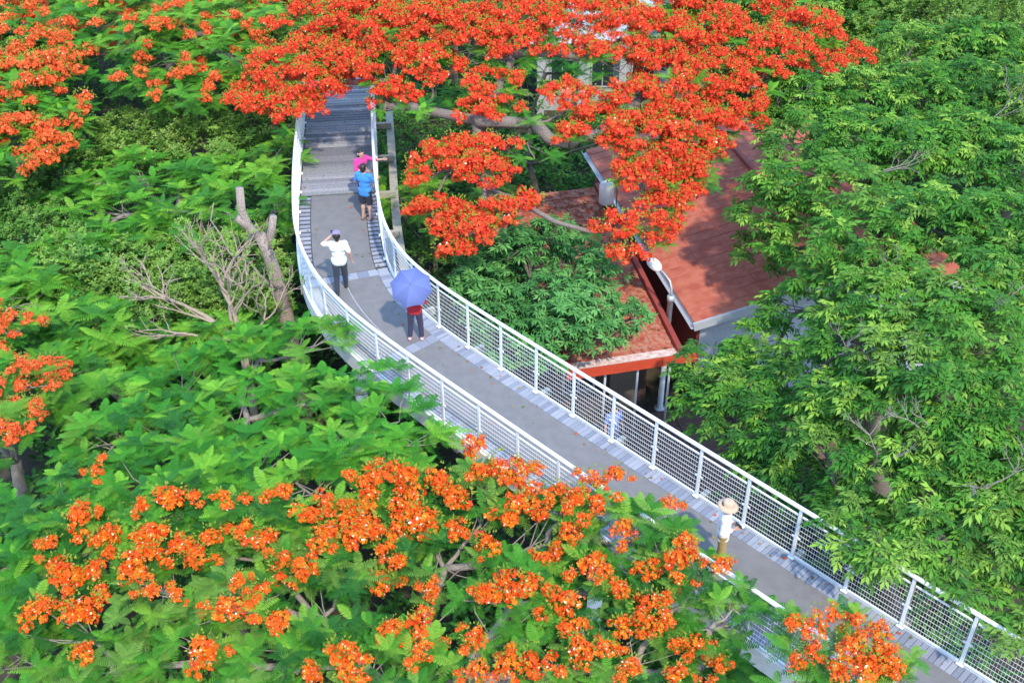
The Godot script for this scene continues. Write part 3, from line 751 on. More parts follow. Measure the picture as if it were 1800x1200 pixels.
	var far := [
		[Vector3(-19, 5.5, -44), 4.5, "feather", "salmon", "flame tree with few flowers behind the upper left corner trees"],
		[Vector3(-10, 5.6, -46), 4.8, "feather", "salmon", "green flame tree behind the trees at the top, left of the deck"],
		[Vector3(-2.5, 5.2, -46), 4.2, "sprig_deep", "", "green tree behind the walkway's far end"],
		[Vector3(11, 5.6, -45), 4.2, "pinnate", "", "green tree at the top, right of the great red tree"],
		[Vector3(17, 5.8, -42), 4.4, "sprig_olive", "", "yellowish green tree at the top right behind the leafy trees"],
		[Vector3(16.5, 6.2, -33), 3.6, "pinnate", "", "green tree at the right edge near the top"],
	]
	for f in far:
		tree("distant_tree", f[4], "tree", "trees at the back", round_crown(f[0], f[1], 12, 0.35 if f[3] != "" else 0.0), f[2], {"singles": 40, "flat": 0.6, "bloom": f[3], "bloom_size": 0.32, "thick": 0.25, "bark": M.bark_dark, "amount": 0.6})

func dead_things() -> void:
	# the lopped trunk beside the railing
	var t := thing("lopped_tree", "bare lopped tree trunk with a forked top beside the left railing", "tree", Vector3(-6.05, 0, -24.9))
	var st := begin()
	tube(st, [Vector3(0.12, -0.3, 0), Vector3(0.05, 1.5, 0), Vector3(0.0, 3.2, 0.03), Vector3(-0.1, 4.5, 0), Vector3(-0.22, 5.4, 0.05), Vector3(-0.36, 6.0, 0.08)], [0.29, 0.24, 0.215, 0.19, 0.165, 0.145], 12)
	part(t, "trunk", smooth(st), M.bark_dead)
	st = begin()
	tube(st, [Vector3(-0.3, 5.75, 0.06), Vector3(-0.62, 6.3, 0.12), Vector3(-0.72, 6.75, 0.1), Vector3(-0.68, 7.35, 0.08)], [0.135, 0.125, 0.105, 0.095], 10)
	tube(st, [Vector3(-0.6, 6.3, 0.12), Vector3(-0.85, 6.55, 0.15)], [0.14, 0.11], 8)
	part(t, "limb", smooth(st), M.bark_dead)
	st = begin()
	tube(st, [Vector3(-0.22, 5.6, 0.06), Vector3(-0.06, 6.1, 0), Vector3(0.03, 6.5, -0.02)], [0.125, 0.10, 0.085], 10)
	part(t, "limb", smooth(st), M.bark_dead)
	st = begin()
	tube(st, [Vector3(-0.1, 4.4, 0.2), Vector3(-0.45, 4.9, 0.3), Vector3(-0.65, 5.3, 0.3), Vector3(-1.15, 5.6, 0.3), Vector3(-1.3, 6.1, 0.25), Vector3(-1.5, 6.5, 0.2), Vector3(-1.35, 7.0, 0.2)], [0.04, 0.035, 0.032, 0.03, 0.026, 0.02, 0.01], 6)
	tube(st, [Vector3(-0.35, 4.75, 0.3), Vector3(-0.6, 4.3, 0.35), Vector3(-0.75, 3.7, 0.35)], [0.03, 0.022, 0.012], 6)
	tube(st, [Vector3(-1.2, 5.7, 0.3), Vector3(-1.6, 6.0, 0.3), Vector3(-1.7, 6.4, 0.3)], [0.025, 0.018, 0.008], 6)
	part(t, "hanging_branch", smooth(st), M.bark_dead)
	clean(t)
	# the leafless shrub
	t = thing("dead_shrub", "leafless tan shrub with forked bare branches among green bushes", "shrub", Vector3(-7.1, 0, -23.9))
	st = begin()
	tube(st, [Vector3(0, -0.3, 0), Vector3(0.05, 1.8, 0), Vector3(0.0, 3.4, 0)], [0.13, 0.11, 0.10], 9)
	part(t, "trunk", smooth(st), M.bark_shrub)
	rng.seed = 77
	var tips := []
	for m in [[Vector3(0.05, 1, -0.1), 1.5, 0.075], [Vector3(-0.75, 0.75, -0.15), 1.5, 0.08], [Vector3(-1.0, 0.45, 0.1), 1.3, 0.06], [Vector3(0.5, 0.85, 0.0), 1.1, 0.05], [Vector3(-0.4, 0.95, -0.4), 1.4, 0.06]]:
		st = begin()
		fork_branch(st, Vector3(0, 3.3, 0) + Vector3(rng.randf_range(-0.05, 0.05), 0, 0), m[0].normalized(), m[1], m[2], 4, tips)
		part(t, "limb", smooth(st), M.bark_shrub)
	var k: Dictionary = leaf_kinds["sprig_olive"]
	for i in tips.size():
		if i % 3 == 0:
			var sz := rng.randf_range(0.2, 0.34)
			part(t, "leaf", k.meshes[i % 3], k.mats[i % 4], Transform3D(Basis.from_euler(Vector3(rng.randf_range(-1, 0.5), rng.randf() * TAU, 0)).scaled(Vector3(sz, sz, sz)), tips[i]))
	clean(t)

func fork_branch(st: SurfaceTool, p: Vector3, d: Vector3, length: float, r: float, depth: int, tips: Array) -> void:
	var pts := [p]
	var rad := [r]
	var q := p
	var dir := d
	for i in 4:
		dir = (dir + Vector3(rng.randf_range(-0.28, 0.28), rng.randf_range(-0.18, 0.22), rng.randf_range(-0.22, 0.22))).normalized()
		q += dir * length * 0.25
		pts.append(q)
		rad.append(lerpf(r, r * 0.62, (i + 1) / 4.0))
		if i >= 1 and depth > 0 and rng.randf() < 0.55:
			var side := (dir + Vector3(rng.randf_range(-1, 1), rng.randf_range(-0.4, 0.7), rng.randf_range(-0.7, 0.7)) * 0.95).normalized()
			fork_branch(st, q, side, length * rng.randf_range(0.45, 0.75), r * 0.5, depth - 2, tips)
	tube(st, pts, rad, 7 if r > 0.03 else 5, false)
	if depth > 0:
		for s in 2:
			var nd := (dir + Vector3(rng.randf_range(-0.9, 0.9), rng.randf_range(-0.2, 0.6), rng.randf_range(-0.6, 0.6)) * 0.8).normalized()
			fork_branch(st, q, nd, length * rng.randf_range(0.5, 0.75), r * 0.58, depth - 1, tips)
	else:
		tips.append(q)

func undergrowth() -> void:
	rng.seed = 5
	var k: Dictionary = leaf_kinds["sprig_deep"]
	var mm := MultiMesh.new()
	mm.transform_format = MultiMesh.TRANSFORM_3D
	mm.use_colors = true
	mm.mesh = k.meshes[0]
	var list := []
	for i in 15000:
		var p := Vector3(rng.randf_range(-22, 22), 0, rng.randf_range(-60, -7))
		if absf(p.x) > 4.0 - p.z * 0.42:
			continue
		var q := (p - Vector3(4.31, 0, -23.87)).rotated(Vector3.UP, -0.232)
		if q.x > -3.6 and q.x < 9.6 and q.z > -10.2 and q.z < 3.2:
			continue
		if p.z < -43.5 and p.z > -51.5 and p.x > 0.5 and p.x < 8.8:
			continue
		p.y = rng.randf_range(0.0, 0.9)
		list.append(p)
	mm.instance_count = list.size()
	for i in list.size():
		var s := rng.randf_range(0.5, 1.1)
		var b := Basis.from_euler(Vector3(rng.randf_range(-0.9, 0.2), rng.randf() * TAU, 0)).scaled(Vector3(s, s, s))
		mm.set_instance_transform(i, Transform3D(b, list[i]))
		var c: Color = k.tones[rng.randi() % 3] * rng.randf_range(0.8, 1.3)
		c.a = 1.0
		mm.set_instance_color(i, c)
	var mi := MultiMeshInstance3D.new()
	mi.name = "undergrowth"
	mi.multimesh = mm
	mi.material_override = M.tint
	mi.set_meta("label", "low green undergrowth covering the ground beneath the trees")
	mi.set_meta("category", "undergrowth")
	mi.set_meta("kind", "stuff")
	add_child(mi)

# ------------------------------------------------------------------ ground and walkway
func ground() -> void:
	var st := begin()
	var n := 40
	for i in n:
		for j in n:
			var x := (i - n / 2.0) * 20.0
			var z := (j - n / 2.0) * 20.0
			quad(st, Vector3(x, 0, z), Vector3(x + 20, 0, z), Vector3(x + 20, 0, z + 20), Vector3(x, 0, z + 20), Vector3.UP)
	var g := MeshInstance3D.new()
	g.name = "ground"
	g.mesh = st.commit()
	g.material_override = M.soil
	g.set_meta("kind", "structure")
	g.set_meta("label", "dark earth under the trees")
	g.set_meta("category", "ground")
	add_child(g)
	var y := structure("courtyard", "brown paved yard in the shade in front of the red-roofed house", "courtyard", Vector3(4.31, 0, -23.87))
	y.rotation.y = 0.232
	var size := Vector3(0.98, 0.04, 0.98)
	var slab := bevel_box(size, 0.012)
	for i in 8:
		for j in 4:
			part(y, "paving_slab", slab, M.yard, Transform3D(Basis.from_euler(Vector3(rng.randf_range(-0.01, 0.01), 0, rng.randf_range(-0.01, 0.01))), Vector3(-3.0 + i, 0.022 + rng.randf() * 0.008, 2.4 - j)))
	clean(y)

func make_line() -> void:
	var key := PackedVector2Array([Vector2(-6.6, -42), Vector2(-5.95, -37), Vector2(-5.36, -32), Vector2(-5.02, -29), Vector2(-4.72, -26.8), Vector2(-4.36, -24.9), Vector2(-3.82, -23.4), Vector2(-3.05, -22.1), Vector2(-1.79, -20.58), Vector2(1.31, -17.31), Vector2(4.3, -14.2), Vector2(7.2, -11.25), Vector2(11.5, -6.9), Vector2(16, -2.4)])
	for i in range(1, key.size() - 2):
		for k in 16:
			line.append(key[i].cubic_interpolate(key[i + 1], key[i - 1], key[i + 2], k / 16.0))
	line_len.append(0.0)
	for i in range(1, line.size()):
		line_len.append(line_len[i - 1] + line[i].distance_to(line[i - 1]))

func on(s: float, off := 0.0, h := 0.0) -> Vector3:      # a point s metres along the walkway, off metres right of its centre
	var i := 1
	while i < line.size() - 1 and line_len[i] < s:
		i += 1
	var f := (s - line_len[i - 1]) / (line_len[i] - line_len[i - 1])
	var p := line[i - 1].lerp(line[i], f)
	var a := line[maxi(i - 2, 0)]
	var b := line[mini(i + 1, line.size() - 1)]
	var t := (b - a).normalized()
	return Vector3(p.x + t.y * off, DECK + h, p.y - t.x * off)

func s_at(z: float) -> float:
	for i in line.size():
		if line[i].y > z:
			return line_len[i]
	return line_len[line.size() - 1]

func ribbon(s0: float, s1: float, o0: float, o1: float, top: float, thick: float, step := 0.35) -> ArrayMesh:
	var st := begin()
	var n := maxi(1, int(ceil((s1 - s0) / step)))
	for i in n:
		var a := lerpf(s0, s1, float(i) / n)
		var b := lerpf(s0, s1, float(i + 1) / n)
		var p := [on(a, o0, top), on(a, o1, top), on(b, o1, top), on(b, o0, top)]
		var d := Vector3.DOWN * thick
		var side: Vector3 = p[1] - p[0]
		quad(st, p[0], p[1], p[2], p[3], Vector3.UP)
		quad(st, p[0] + d, p[1] + d, p[2] + d, p[3] + d, Vector3.DOWN)
		quad(st, p[0], p[3], p[3] + d, p[0] + d, -side)
		quad(st, p[1], p[2], p[2] + d, p[1] + d, side)
		if i == 0:
			quad(st, p[0], p[1], p[1] + d, p[0] + d, p[0] - p[3])
		if i == n - 1:
			quad(st, p[3], p[2], p[2] + d, p[3] + d, p[3] - p[0])
	return st.commit()

func frame_at(s: float, off: float, h: float) -> Transform3D:
	var p := on(s, off, h)
	var f := (on(s + 0.1, off, h) - on(s - 0.1, off, h)).normalized()
	var x := Vector3.UP.cross(f)
	return Transform3D(Basis(x, Vector3.UP, f), p)

func walkway() -> void:
	var t := structure("walkway", "elevated grey walkway curving through the tree tops between white railings", "walkway")
	rng.seed = 21
	var total := line_len[line_len.size() - 1] - 0.3
	var s_b := s_at(-28.7)
	var s_c := s_at(-24.45)
	var s_d := s_at(-21.35)
	# far planks, laid across
	var widths := [bevel_box(Vector3(2.12, 0.045, 0.165), 0.006), bevel_box(Vector3(2.10, 0.045, 0.165), 0.006), bevel_box(Vector3(2.14, 0.045, 0.165), 0.006)]
	var s := 0.25
	while s < s_b - 0.08:
		var xf := frame_at(s, rng.randf_range(-0.01, 0.01), -0.0225 + rng.randf_range(-0.006, 0.006))
		xf.basis = xf.basis * Basis.from_euler(Vector3(rng.randf_range(-0.02, 0.02), 0, rng.randf_range(-0.003, 0.003)))
		part(t, "plank", widths[rng.randi() % 3], M.planks[rng.randi() % M.planks.size()], xf)
		s += 0.185
	# straight slab with cross slats along both edges
	part(t, "deck_slab", ribbon(s_b + 0.01, s_c - 0.17, -0.76, 0.76, 0.0, 0.1), M.slab_b)
	var slat := bevel_box(Vector3(0.30, 0.04, 0.12), 0.006)
	for side in [-1.0, 1.0]:
		part(t, "edge_tray", ribbon(s_b + 0.01, s_c - 0.17, side * 0.775 if side > 0 else -HALF, HALF if side > 0 else -0.775, -0.06, 0.04), M.dark_steel)
		s = s_b + 0.12
		while s < s_c - 0.25:
			part(t, "slat", slat, M.pavers[rng.randi() % 4], frame_at(s, side * 0.93, -0.022 + rng.randf_range(-0.004, 0.004)))
			s += 0.215
	# bands of pale pavers across the deck
	for c in [s_c, s_d]:
		var cross_paver := bevel_box(Vector3(0.262, 0.05, 0.29), 0.006)
		for i in 8:
			part(t, "paver", cross_paver, M.pavers[rng.randi() % 4], frame_at(c, -0.93 + i * 0.2665, -0.025 + rng.randf_range(-0.003, 0.003)))
	# the bend: two slabs with a joint between them
	part(t, "deck_slab", ribbon(s_c + 0.16, s_d - 0.16, -0.78, -0.12, 0.0, 0.1, 0.2), M.slab)
	part(t, "deck_slab", ribbon(s_c + 0.16, s_d - 0.16, -0.09, 0.78, 0.0, 0.1, 0.2), M.slab)
	part(t, "joint_filler", ribbon(s_c + 0.16, s_d - 0.16, -0.12, -0.09, -0.008, 0.06, 0.2), M.joint)
	# the long straight run
	s = s_d + 0.16
	var i := 0
	while s < total:
		var e := minf(s + 5.9, total)
		part(t, "deck_slab", ribbon(s, e - 0.012, -0.78, 0.78, 0.0 + (i % 2) * 0.002, 0.1), M.slab if i % 2 == 0 else M.slab_b)
		s = e
		i += 1
	part(t, "deck_bed", ribbon(0.2, total, -HALF + 0.02, HALF - 0.02, -0.11, 0.1), M.concrete)
	var edge_paver := bevel_box(Vector3(0.305, 0.05, 0.105), 0.006)
	for side in [1.0, -1.0]:
		s = s_c + 0.2 if side > 0 else s_d + 0.25
		while s < minf(total, s_d + 15.4):
			part(t, "paver", edge_paver, M.pavers[rng.randi() % 4], frame_at(s, side * 0.94, -0.025 + rng.randf_range(-0.003, 0.003)))
			s += 0.112 if side > 0 else 0.116
	# steelwork below
	for side in [-1.0, 1.0]:
		part(t, "fascia_beam", ribbon(0.2, total, HALF * side - (0.0 if side > 0 else 0.06), HALF * side + (0.06 if side > 0 else 0.0), 0.03, 0.42), M.white)
	part(t, "side_beam", ribbon(2.0, s_c + 0.2, HALF + 0.38, HALF + 0.62, -0.45, 0.3), M.steel)
	s = 1.0
	while s < total:
		var b := begin()
		bar(b, on(s, -HALF - 0.1, -0.34), on(s, HALF + 0.55, -0.34), 0.12, 0.18)
		part(t, "cross_beam", b.commit(), M.steel)
		s += 2.3
	for c in [3.0, 9.5, s_c + 0.3, s_d + 6.2, s_d + 11.5, s_d + 16.5]:
		var p := on(c)
		var col := lathe([Vector2(0.32, 0), Vector2(0.32, 0.35), Vector2(0.17, 0.36), Vector2(0.17, 4.5), Vector2(0.3, 4.55)], 16)
		part(t, "column", col, M.white, Transform3D(Basis.IDENTITY, Vector3(p.x, 0, p.z)))
	clean(t)

func deck_petals() -> void:
	rng.seed = 93
	var mm := MultiMesh.new()
	mm.transform_format = MultiMesh.TRANSFORM_3D
	mm.use_colors = true
	mm.mesh = box_mesh(Vector3(0.045, 0.004, 0.035))
	mm.instance_count = 260
	for i in 260:
		var side := rng.randf_range(-1.0, 1.0)
		side = signf(side) * pow(absf(side), 0.35) * 1.02
		var s := rng.randf_range(2.0, line_len[line_len.size() - 1] - 3.0)
		mm.set_instance_transform(i, Transform3D(Basis.from_euler(Vector3(rng.randf_range(-0.1, 0.1), rng.randf() * TAU, 0)).scaled(Vector3.ONE * rng.randf_range(0.5, 1.5)), on(s, side, 0.008)))
		mm.set_instance_color(i, [Color(0.6, 0.08, 0.02), Color(0.26, 0.15, 0.06), Color(0.35, 0.24, 0.09), Color(0.12, 0.16, 0.04)][rng.randi() % 4])
	var mi := MultiMeshInstance3D.new()
	mi.name = "fallen_petals"
	mi.multimesh = mm
	mi.material_override = M.tint
	mi.set_meta("kind", "stuff")
	mi.set_meta("label", "few fallen petals and dry leaves along the walkway's edges")
	mi.set_meta("category", "petals")
	add_child(mi)

func railing(side: float) -> void:
	var label := "white steel mesh railing along the right side of the walkway, by the red roofs"
	if side < 0:
		label = "white steel mesh railing along the left side of the walkway, nearer the camera"
	var t := thing("railing", label, "railing")
	var off := side * (HALF + 0.0)
	var total := line_len[line_len.size() - 1] - 0.5
	var posts := []
	var s := s_at(-17.31) + (0.55 if side < 0 else 0.0)
	# equal steps along this side of the curve
	var step := 1.14
	var back := s
	while back > 0.5:
		posts.push_front(back)
		var l := on(back, off).distance_to(on(back - 0.3, off)) / 0.3
		back -= step / l
	var ahead := s
	while true:
		var l := on(ahead, off).distance_to(on(ahead + 0.3, off)) / 0.3
		ahead += step / l
		if ahead > total:
			break
		posts.append(ahead)
	var post := begin()
	box(post, Transform3D(Basis.IDENTITY, Vector3(0, 0.64, 0)), Vector3(0.035, 1.24, 0.06))
	box(post, Transform3D(Basis.IDENTITY, Vector3(0, 0.028, 0)), Vector3(0.12, 0.016, 0.13))
	var post_mesh := post.commit()
	var clip := begin()
	box(clip, Transform3D(Basis.IDENTITY, Vector3(0, 0.55, 0)), Vector3(0.03, 0.035, 0.17))
	var clip_mesh := clip.commit()
	for p in posts:
		var o := part(t, "post", post_mesh, M.white, frame_at(p, off, 0.0))
		part(o, "panel_clip", clip_mesh, M.white)
	var rail := begin()
	var pts := []
	var rad := []
	var a: float = posts[0] - 0.2
	while a < posts[posts.size() - 1] + 0.2:
		pts.append(on(a, off, 1.285))
		rad.append(0.042)
		a += 0.28
	tube(rail, pts, rad, 10)
	part(t, "top_rail", smooth(rail), M.white)
	for i in posts.size() - 1:
		var p := on(posts[i], off)
		var q := on(posts[i + 1], off)
		var d := (q - p).normalized()
		p += d * 0.05
		q -= d * 0.05
		var st := begin()
		bar(st, p + Vector3.UP * 1.10, q + Vector3.UP * 1.10, 0.025, 0.032)
		bar(st, p + Vector3.UP * 0.075, q + Vector3.UP * 0.075, 0.028, 0.035)
		for h in range(1, 9):
			bar(st, p + Vector3.UP * (0.075 + h * 0.1139), q + Vector3.UP * (0.075 + h * 0.1139), 0.006, 0.007)
		var n := int(p.distance_to(q) / 0.052)
		for k in n + 1:
			var v := p.lerp(q, float(k) / n)
			bar(st, v + Vector3.UP * 0.07, v + Vector3.UP * 1.1, 0.003, 0.003)
		part(t, "mesh_panel", st.commit(), M.wire)
	clean(t)

# ------------------------------------------------------------------ buildings
func window(house: Node3D, at: Vector3, w: float, h: float, turn := 0.0) -> void:
	var xf := Transform3D(Basis.from_euler(Vector3(0, turn, 0)), at)
	var st := begin()
	for sx in [-1.0, 1.0]:
		box(st, Transform3D(Basis.IDENTITY, Vector3(sx * w * 0.5, 0, 0)), Vector3(0.06, h + 0.06, 0.08))
		box(st, Transform3D(Basis.IDENTITY, Vector3(0, sx * h * 0.5, 0.002)), Vector3(w - 0.06, 0.06, 0.08))
	box(st, Transform3D(Basis.IDENTITY, Vector3(0, 0, 0.003)), Vector3(0.04, h - 0.06, 0.06))
	var f := part(house, "window", st.commit(), M.pale, xf)
	part(f, "pane", box_mesh(Vector3(w - 0.05, h - 0.05, 0.02)), M.glass)

func left_house() -> void:
	rng.seed = 31
	var t := thing("house", "low house with an old rusty red roof, partly under the drooping tree", "house", Vector3(4.31, 0, -23.87), 0.232)
	var w := 2.85
	var d := 7.6
	var rise := 0.8
	var slope := atan2(rise, d)
	var run := sqrt(d * d + rise * rise)
	var bed := begin()
	bar(bed, Vector3(-w * 0.5, 2.93, 0), Vector3(-w * 0.5, 2.93 + rise, -d), w, 0.08)
	part(t, "roof", bed.commit(), M.brown_wall)
	var tile := bevel_box(Vector3(0.565, 0.035, 0.44), 0.008)
	var n := int(run / 0.4)
	for j in n:
		for i in 5:
			var f := (j + 0.5) / n
			var at := Vector3(-0.285 - i * 0.57, 3.0 + rise * f + 0.012 + rng.randf_range(-0.006, 0.006), -d * f)
			part(t, "roof_tile", tile, M.roofs_old[rng.randi() % 3], Transform3D(Basis.from_euler(Vector3(slope - 0.06, rng.randf_range(-0.01, 0.01), rng.randf_range(-0.01, 0.01))), at))
	var b := begin()
	bar(b, Vector3(0.07, 3.03, 0.1), Vector3(0.07, 3.03 + rise, -d), 0.14, 0.3)
	part(t, "barge_board", b.commit(), M.barge)
	b = begin()
	bar(b, Vector3(-w - 0.07, 3.0, 0.1), Vector3(-w - 0.07, 3.0 + rise, -d), 0.14, 0.26)
	part(t, "barge_board", b.commit(), M.barge)
	part(t, "fascia", box_mesh(Vector3(w + 0.75, 0.26, 0.06), Vector3(-w * 0.5 + 0.2, 2.86, 0.16)), M.fascia)
	part(t, "flashing", box_mesh(Vector3(w + 0.1, 0.03, 0.26), Vector3(-w * 0.5, 3.035, 0.03)), M.flashing)
	# walls: the front is an open porch
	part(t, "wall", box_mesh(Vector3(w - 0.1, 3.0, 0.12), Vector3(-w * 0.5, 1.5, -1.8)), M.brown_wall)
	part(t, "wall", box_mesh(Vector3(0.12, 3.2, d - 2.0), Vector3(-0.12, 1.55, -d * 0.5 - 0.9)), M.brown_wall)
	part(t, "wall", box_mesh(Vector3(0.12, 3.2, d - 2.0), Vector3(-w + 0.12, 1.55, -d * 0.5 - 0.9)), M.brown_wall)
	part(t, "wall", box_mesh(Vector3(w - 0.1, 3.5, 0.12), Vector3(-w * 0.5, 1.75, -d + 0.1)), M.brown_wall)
	for x in [-0.1, -1.0, -1.9, -2.75]:
		var st := begin()
		tube(st, [Vector3(x, 0, -0.05), Vector3(x, 2.8, -0.05)], [0.035, 0.035], 8)
		part(t, "porch_post", smooth(st), M.gutter)
	part(t, "door", box_mesh(Vector3(0.85, 2.0, 0.05), Vector3(-0.75, 1.02, -1.71)), M.bark_dark)
	part(t, "notice_board", box_mesh(Vector3(0.9, 0.5, 0.04), Vector3(-2.1, 2.1, -1.71)), M.blue_sign)
	part(t, "notice_board", box_mesh(Vector3(0.4, 0.55, 0.04), Vector3(-1.55, 1.75, -1.71)), M.red_sign)
	window(t, Vector3(-2.1, 1.2, -1.72), 0.9, 0.9)
	# petals fallen from the great tree
	var mm := MultiMesh.new()
	mm.transform_format = MultiMesh.TRANSFORM_3D
	mm.use_colors = true
	mm.mesh = box_mesh(Vector3(0.06, 0.006, 0.045))
	mm.instance_count = 700
	for i in 700:
		var f := pow(rng.randf(), 0.7)
		mm.set_instance_transform(i, Transform3D(Basis.from_euler(Vector3(slope + rng.randf_range(-0.2, 0.2), rng.randf() * TAU, rng.randf_range(-0.2, 0.2))).scaled(Vector3.ONE * rng.randf_range(0.6, 1.6)), Vector3(-0.08 - rng.randf() * (w - 0.15), 3.055 + rise * f, -d * f)))
		mm.set_instance_color(i, [Color(0.55, 0.09, 0.03), Color(0.28, 0.12, 0.05), Color(0.4, 0.2, 0.08), Color(0.16, 0.09, 0.05)][rng.randi() % 4])
	var mi := MultiMeshInstance3D.new()
	mi.name = "roof_petals"
	mi.multimesh = mm
	mi.material_override = M.tint
	mi.set_meta("kind", "stuff")
	mi.set_meta("label", "fallen orange petals and dry leaves strewn on the rusty roof")
	mi.set_meta("category", "petals")
	mi.position = t.position
	mi.rotation.y = 0.232
	add_child(mi)
	clean(t)

func right_house() -> void:
	rng.seed = 41
	var t := thing("house", "grey-walled house with a clean brick-red roof and pale gutter, right of the street lamp", "house", Vector3(4.92, 0, -24.88), 0.232)
	var half := 4.2
	var rise := 0.85
	var d := 10.4
	var ang := atan2(rise, half)
	var len := sqrt(half * half + rise * rise)
	for side in [0, 1]:
		var bed := begin()
		var x0 := 0.0 if side == 0 else half * 2.0
		bar(bed, Vector3(half, 3.13 + rise, -d * 0.5), Vector3(x0, 3.13, -d * 0.5), d, 0.07)
		part(t, "roof", bed.commit(), M.barge)
		var rows := 24
		var cols := 4 if side == 0 else 2
		var sheet := bevel_box(Vector3(len / cols + 0.04, 0.032, d / rows - 0.012), 0.009)
		for j in rows:
			for i in cols:
				var f := (i + 0.5) / cols
				var x := half * f if side == 0 else half * 2.0 - half * f
				var at := Vector3(x, 3.2 + rise * f + 0.006 + rng.randf_range(-0.004, 0.004), -d * (j + 0.5) / rows)
				part(t, "roof_tile", sheet, M.roofs[rng.randi() % 4], Transform3D(Basis.from_euler(Vector3(rng.randf_range(-0.006, 0.006), 0, (ang - 0.012) * (1.0 if side == 0 else -1.0))), at))
	var rc := begin()
	tube(rc, [Vector3(half, 3.25 + rise, 0.05), Vector3(half, 3.25 + rise, -d)], [0.09, 0.09], 8)
	part(t, "ridge_cap", smooth(rc), M.barge)
	# gutter: an open trough along the low eave
	var g := begin()
	for k in 6:
		var a0 := PI + PI * k / 6.0
		var a1 := PI + PI * (k + 1) / 6.0
		var p0 := Vector3(-0.09 + cos(a0) * 0.085, 3.17 + sin(a0) * 0.085, 0.1)
		var p1 := Vector3(-0.09 + cos(a1) * 0.085, 3.17 + sin(a1) * 0.085, 0.1)
		var back := Vector3(0, 0, -d - 0.1)
		quad(g, p0, p1, p1 + back, p0 + back, Vector3(0, -1, 0))
	box(g, Transform3D(Basis.IDENTITY, Vector3(-0.175, 3.175, -d * 0.5 + 0.05)), Vector3(0.018, 0.03, d))
	part(t, "gutter", g.commit(), M.gutter)
	for side in [0, 1]:
		var b := begin()
		var x0 := -0.05 if side == 0 else half * 2.0 + 0.05
		bar(b, Vector3(x0, 3.12, 0.06), Vector3(half, 3.12 + rise, 0.06), 0.08, 0.24)
		part(t, "barge_board", b.commit(), M.gutter)
	var wall := begin()
	box(wall, Transform3D(Basis.IDENTITY, Vector3(half, 1.55, -0.45)), Vector3(half * 2.0 - 0.7, 3.1, 0.16))
	quad(wall, Vector3(0.35, 3.1, -0.37), Vector3(half, 3.05 + rise, -0.37), Vector3(half * 2 - 0.35, 3.1, -0.37), Vector3(half, 3.1, -0.37), Vector3(0, 0, 1))
	part(t, "wall", wall.commit(), M.grey_wall)
	part(t, "wall", box_mesh(Vector3(0.16, 3.1, d - 0.8), Vector3(0.35, 1.55, -d * 0.5)), M.barge)
	part(t, "wall", box_mesh(Vector3(0.16, 3.1, d - 0.8), Vector3(half * 2.0 - 0.35, 1.55, -d * 0.5)), M.grey_wall)
	part(t, "wall", box_mesh(Vector3(half * 2.0 - 0.7, 3.1, 0.16), Vector3(half, 1.55, -d + 0.4)), M.grey_wall)
	window(t, Vector3(1.5, 1.6, -0.36), 1.2, 1.1)
	window(t, Vector3(4.4, 1.6, -0.36), 1.2, 1.1)
	clean(t)

func pale_house() -> void:
	var t := thing("house", "pale house with a grey roof glimpsed through the branches of the great red tree", "house", Vector3(4.6, 0, -47))
	part(t, "wall", box_mesh(Vector3(7.0, 3.2, 6.0), Vector3(0, 1.6, -1.0)), M.pale)
	var r := begin()
	bar(r, Vector3(0, 3.15, 2.6), Vector3(0, 4.5, -1.0), 7.8, 0.1)
	bar(r, Vector3(0, 3.15, -4.6), Vector3(0, 4.5, -1.0), 7.8, 0.1)
	part(t, "roof", r.commit(), M.grey_roof)
	for i in 5:
		part(t, "pillar", box_mesh(Vector3(0.3, 3.1, 0.3), Vector3(-3.4 + i * 1.7, 1.55, 2.45)), M.pale)
	for i in 4:
		window(t, Vector3(-2.5 + i * 1.7, 1.7, 2.02), 0.95, 1.2)
	clean(t)

func street_lamp() -> void:
	var t := thing("street_lamp", "grey street lamp with an oval white head between the two red roofs", "street lamp", Vector3(4.25, 0, -25.15))
	part(t, "pole", lathe([Vector2(0.16, 0), Vector2(0.16, 0.05), Vector2(0.085, 0.06), Vector2(0.075, 3.75), Vector2(0.10, 3.76), Vector2(0.10, 3.9), Vector2(0.04, 3.92)], 14), M.gutter)
	var st := begin()
	tube(st, [Vector3(0, 3.85, 0), Vector3(0.0, 4.12, -0.03), Vector3(-0.05, 4.3, -0.12), Vector3(-0.2, 4.42, -0.32), Vector3(-0.34, 4.46, -0.5)], [0.032, 0.032, 0.03, 0.03, 0.03], 8)
	part(t, "arm", smooth(st), M.gutter)
	var head := lathe([Vector2(0.01, -0.07), Vector2(0.12, -0.06), Vector2(0.175, -0.02), Vector2(0.18, 0.02), Vector2(0.15, 0.075), Vector2(0.09, 0.115), Vector2(0.01, 0.13)], 20)
	var b := Basis.from_euler(Vector3(0.3, 0.65, 0.15)).scaled(Vector3(1, 1, 1)) * Basis.from_scale(Vector3(0.95, 1.0, 1.45))
	var h := part(t, "lamp_head", head, M.white, Transform3D(b, Vector3(-0.43, 4.5, -0.62)))
	part(h, "lens", lathe([Vector2(0.01, -0.09), Vector2(0.10, -0.075), Vector2(0.13, -0.05)], 16), M.cream)
	clean(t)

